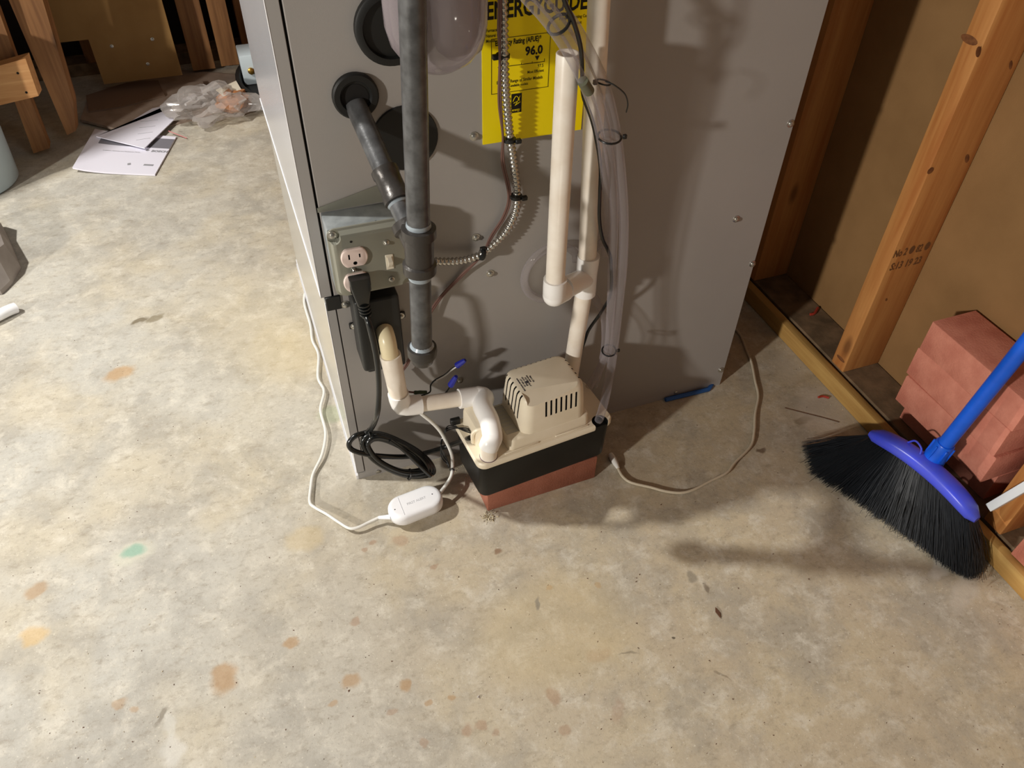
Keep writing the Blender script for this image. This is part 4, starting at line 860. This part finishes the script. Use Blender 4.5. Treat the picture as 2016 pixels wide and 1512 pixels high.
# clear bag with foam inside
bg_ = thing('plastic_bag', 'crumpled clear plastic bag with orange-brown foam inside beside the furnace', 'bag', at(430, 235, 'z', 0))
def blob(c, sx, sy, sz, seed, amp, mt, name, parent, sub=4, label=None):
    bm = nb(); bmesh.ops.create_icosphere(bm, subdivisions=sub, radius=1)
    from mathutils import noise as NZ
    for v in bm.verts:
        n = NZ.noise(v.co*2.2+V(seed, 0, 0))*amp+NZ.noise(v.co*6+V(0, seed, 0))*amp*.5; f_ = 1+n
        v.co = V(v.co.x*sx*f_, v.co.y*sy*f_, max(v.co.z*sz*f_+sz*.85, .001))+c
    return obj(name, bm, mt, parent, label, angle=25)
blob(at(466, 222, 'z', 0)+V(0, .02, .001), .052, .055, .030, 3, .35, M['orange'], 'foam_piece', bg_, 3)
blob(at(425, 232, 'z', 0)+V(0, .01, 0), .112, .085, .045, 8, .5, M['bagclear'], 'bag_film', bg_, 4)
bm = nb(); tube(bm, [at(365, 206, 'z', .03), at(415, 172, 'z', .03)], .004, 8); obj('zip_edge', bm, M['white'], bg_)
bm = nb(); tube(bm, [at(332, 258, 'z', .014), at(368, 272, 'z', .004)], .0014, 6); obj('zip_edge', bm, mat('red_zip_line', (190, 120, 120), .4), bg_)
bm = nb(); prism(bm, [at(x, y, 'z', .05) for x, y in ((425, 178), (465, 160), (478, 182), (440, 190))], (0, 0, 1), .002); obj('paper_tag', bm, mat('cream_tag', (226, 216, 196), .6), bg_)
# black round tub with pale blue box
tb = thing('black_tub', 'round black rubber tub standing behind the plastic bag and furnace', 'tub', V(-.01, 1.42, 0))
bm = nb(); c = V(.232, 1.68, 0); tb.location = c; lathe(bm, [(.235, 0), (.250, .010), (.256, .034), (.261, .036), (.261, .042), (.248, .042), (.238, .012), (.01, .010)], Matrix.Translation(c), 48); obj('tub', bm, M['rubber'], tb)
bm = nb(); lathe(bm, [(.2520, .0003), (.2600, .0003), (.2600, .0050), (.2520, .0050)], Matrix.Translation(c), 48); obj('rim', bm, M['white'], tb)
bxx = thing('pale_box', 'pale blue plastic box with a brass fitting standing in the black tub', 'box', V(.07, 1.74, .0125))
bm = nb(); box(bm, -.004, .14, 1.69, 1.79, .0125, .105, .004, 2); obj('box_body', bm, M['boxblue'], bxx)
fq = at(494, 139, 'y', 1.69); bm = nb(); lathe(bm, [(.010, 0), (.010, .006), (.007, .008), (.007, .016), (.004, .017)], Matrix.Translation(fq) @ zto((0, -1, 0)), 12); obj('brass_fitting', bm, M['brass'], bxx)
# bucket
bk = thing('bucket', 'pale blue plastic bucket with a green printed mark at the left edge', 'bucket', at(-60, 355, 'z', 0))
bc_ = at(38, 352, 'z', 0)+V(-.118, .01, 0); bk.location = bc_
bm = nb(); lathe(bm, [(.112, .001), (.118, .006), (.128, .20), (.134, .34), (.138, .345), (.138, .36), (.128, .36), (.12, .1)], Matrix.Translation(bc_), 48); obj('bucket_body', bm, M['bucket'], bk)
gm = at(-5, 318, 'y', bc_.y-.10); bm = nb()
for k in range(6):
    a0 = math.radians(-50-k*6); hh = .02*math.sin(math.pi*(k+1)/7)+.006
    for s in (-1,):
        a1 = a0-math.radians(6); r = .1215
        P4 = [bc_+V(r*math.cos(a_), r*math.sin(a_), z_) for a_, z_ in ((a0, .085-hh), (a1, .085-hh), (a1, .085+hh), (a0, .085+hh))]; bm.faces.new([bm.verts.new(p) for p in P4])
obj('printed_mark', bm, M['green'], bk, 'green printed mark', flat=True)
# cloth / bag at left edge
cl = nb(); pts = [(-60, 445), (2, 440), (14, 462), (38, 520), (20, 552), (0, 572), (-60, 580)]
low = [at(x, y, 'z', .012) for x, y in pts]
cen_ = sum(low, V(0, 0, 0))/len(low); top_ = [p.lerp(cen_, .25)+V(0, 0, .05+.015*math.sin(i*2.1)) for i, p in enumerate(low)]
a = [cl.verts.new(V(p.x, p.y, .001)) for p in low]; l = [cl.verts.new(p) for p in low]; b = [cl.verts.new(p) for p in top_]; ce = cl.verts.new(cen_+V(-.02, 0, .075))
n_ = len(low)
for i in range(n_):
    j = (i+1) % n_; cl.faces.new((a[i], a[j], l[j], l[i])); cl.faces.new((l[i], l[j], b[j], b[i])); cl.faces.new((b[i], b[j], ce))
cl.faces.new(a[::-1]); obj('crumpled_sack', cl, M['bag2'], None, 'crumpled grey sack on the floor at the left edge', 'sack', angle=20)
wp = at(0, 618, 'z', .0); bm = nb(); ctube(bm, [at(-40, 640, 'z', .012), at(-5, 622, 'z', .015), at(15, 612, 'z', .014), at(31, 606, 'z', .011)], .012, 5, 12); obj('white_scrap', bm, M['white'], None, 'white rounded plastic scrap on the floor at the left edge', 'scrap')

# ================================================================== GRIT AND SMALL DEBRIS
bm = nb(); r2 = random.Random(11)
def chip(bm, c, s, flat_=.5):
    vs = [bm.verts.new(c+V(r2.uniform(-s, s), r2.uniform(-s, s), 0)) for _ in range(3)]+[bm.verts.new(c+V(0, 0, s*flat_))]
    for f_ in ((0, 1, 3), (1, 2, 3), (2, 0, 3), (0, 2, 1)): bm.faces.new([vs[i] for i in f_])
def open_floor(c): return not (-.01 < c.x < .74 and -.01 < c.y < .69) and not (.15 < c.x < .43 and -.17 < c.y < 0)
for _ in range(620):
    c = at(r2.uniform(0, 2016), r2.uniform(420, 1512), 'z', 0.0002)
    if open_floor(c) and c.x < .92: chip(bm, c, r2.uniform(.0006, .0018))
for _ in range(240):
    c = at(1500+r2.random()*420, 0, 'z', 0) if False else V(.922-abs(r2.gauss(0, .02)), r2.uniform(-.6, .4), .0002); chip(bm, c, r2.uniform(.0006, .0022))
for _ in range(90): chip(bm, at(962+r2.gauss(0, 7), 1018+r2.gauss(0, 5), 'z', 0)+V(0, 0, abs(r2.gauss(0, .002))), r2.uniform(.001, .003), 1)
for _ in range(120): chip(bm, at(915+r2.gauss(0, 16), 915+r2.gauss(0, 22), 'z', 0), r2.uniform(.0008, .002), 1)
obj('grit', bm, M['grit'], None, 'fine pale grit and crumbs scattered over the concrete floor', 'grit', kind='stuff', flat=True)
bm = nb(); r2 = random.Random(5)
for _ in range(520):
    c = at(r2.uniform(0, 2016), r2.uniform(600, 1512), 'z', .0003)
    if open_floor(c) and c.x < .92: chip(bm, c, r2.uniform(.0006, .0021))
obj('dark_specks', bm, M['leaf'], None, 'tiny dark dirt specks scattered over the concrete floor', 'dirt', kind='stuff', flat=True)
bm = nb(); a = at(1408, 1196, 'z', .001); b = at(1418, 1217, 'z', .001); s = (b-a).cross(V(0, 0, 1)).normalized()*.003
prism(bm, [a, a.lerp(b, .4)+s, b, a.lerp(b, .5)-s], (0, 0, 1), .0015); obj('leaf_fragment', bm, M['leaf'], None, 'small dark brown leaf fragment on the open floor below right', 'leaf')
bm = nb(); chip(bm, at(940, 1376, 'z', 0), .0042, 1.0); chip(bm, at(941, 1375, 'z', 0), .0042, 1.0); obj('pebble', bm, M['white'], None, 'tiny white stone chip on the floor at the bottom centre', 'pebble', flat=True)
bm = nb(); ctube(bm, [at(x, y, 'z', .0008) for x, y in ((1545, 803), (1580, 812), (1620, 822), (1652, 831))], .0007, 5, 5); obj('twig', bm, M['leaf'], None, 'thin dark twig on the whitish floor beside the wall strip', 'twig')
bm = nb(); ctube(bm, [at(x, y, 'z', .002) for x, y in ((1611, 782), (1620, 780), (1632, 783))], .0022, 4, 6); obj('red_scrap', bm, mat('red_plastic', (170, 58, 44), .5), None, 'small red scrap on the floor beside the wall strip', 'scrap')
bm = nb(); ctube(bm, [at(x, y, 'z', .041) for x, y in ((1595, 619), (1603, 617), (1610, 606))], .003, 4, 6); obj('red_scrap', bm, bpy.data.materials['red_plastic'], None, 'small red scrap lying on the dirty wall plate', 'scrap')
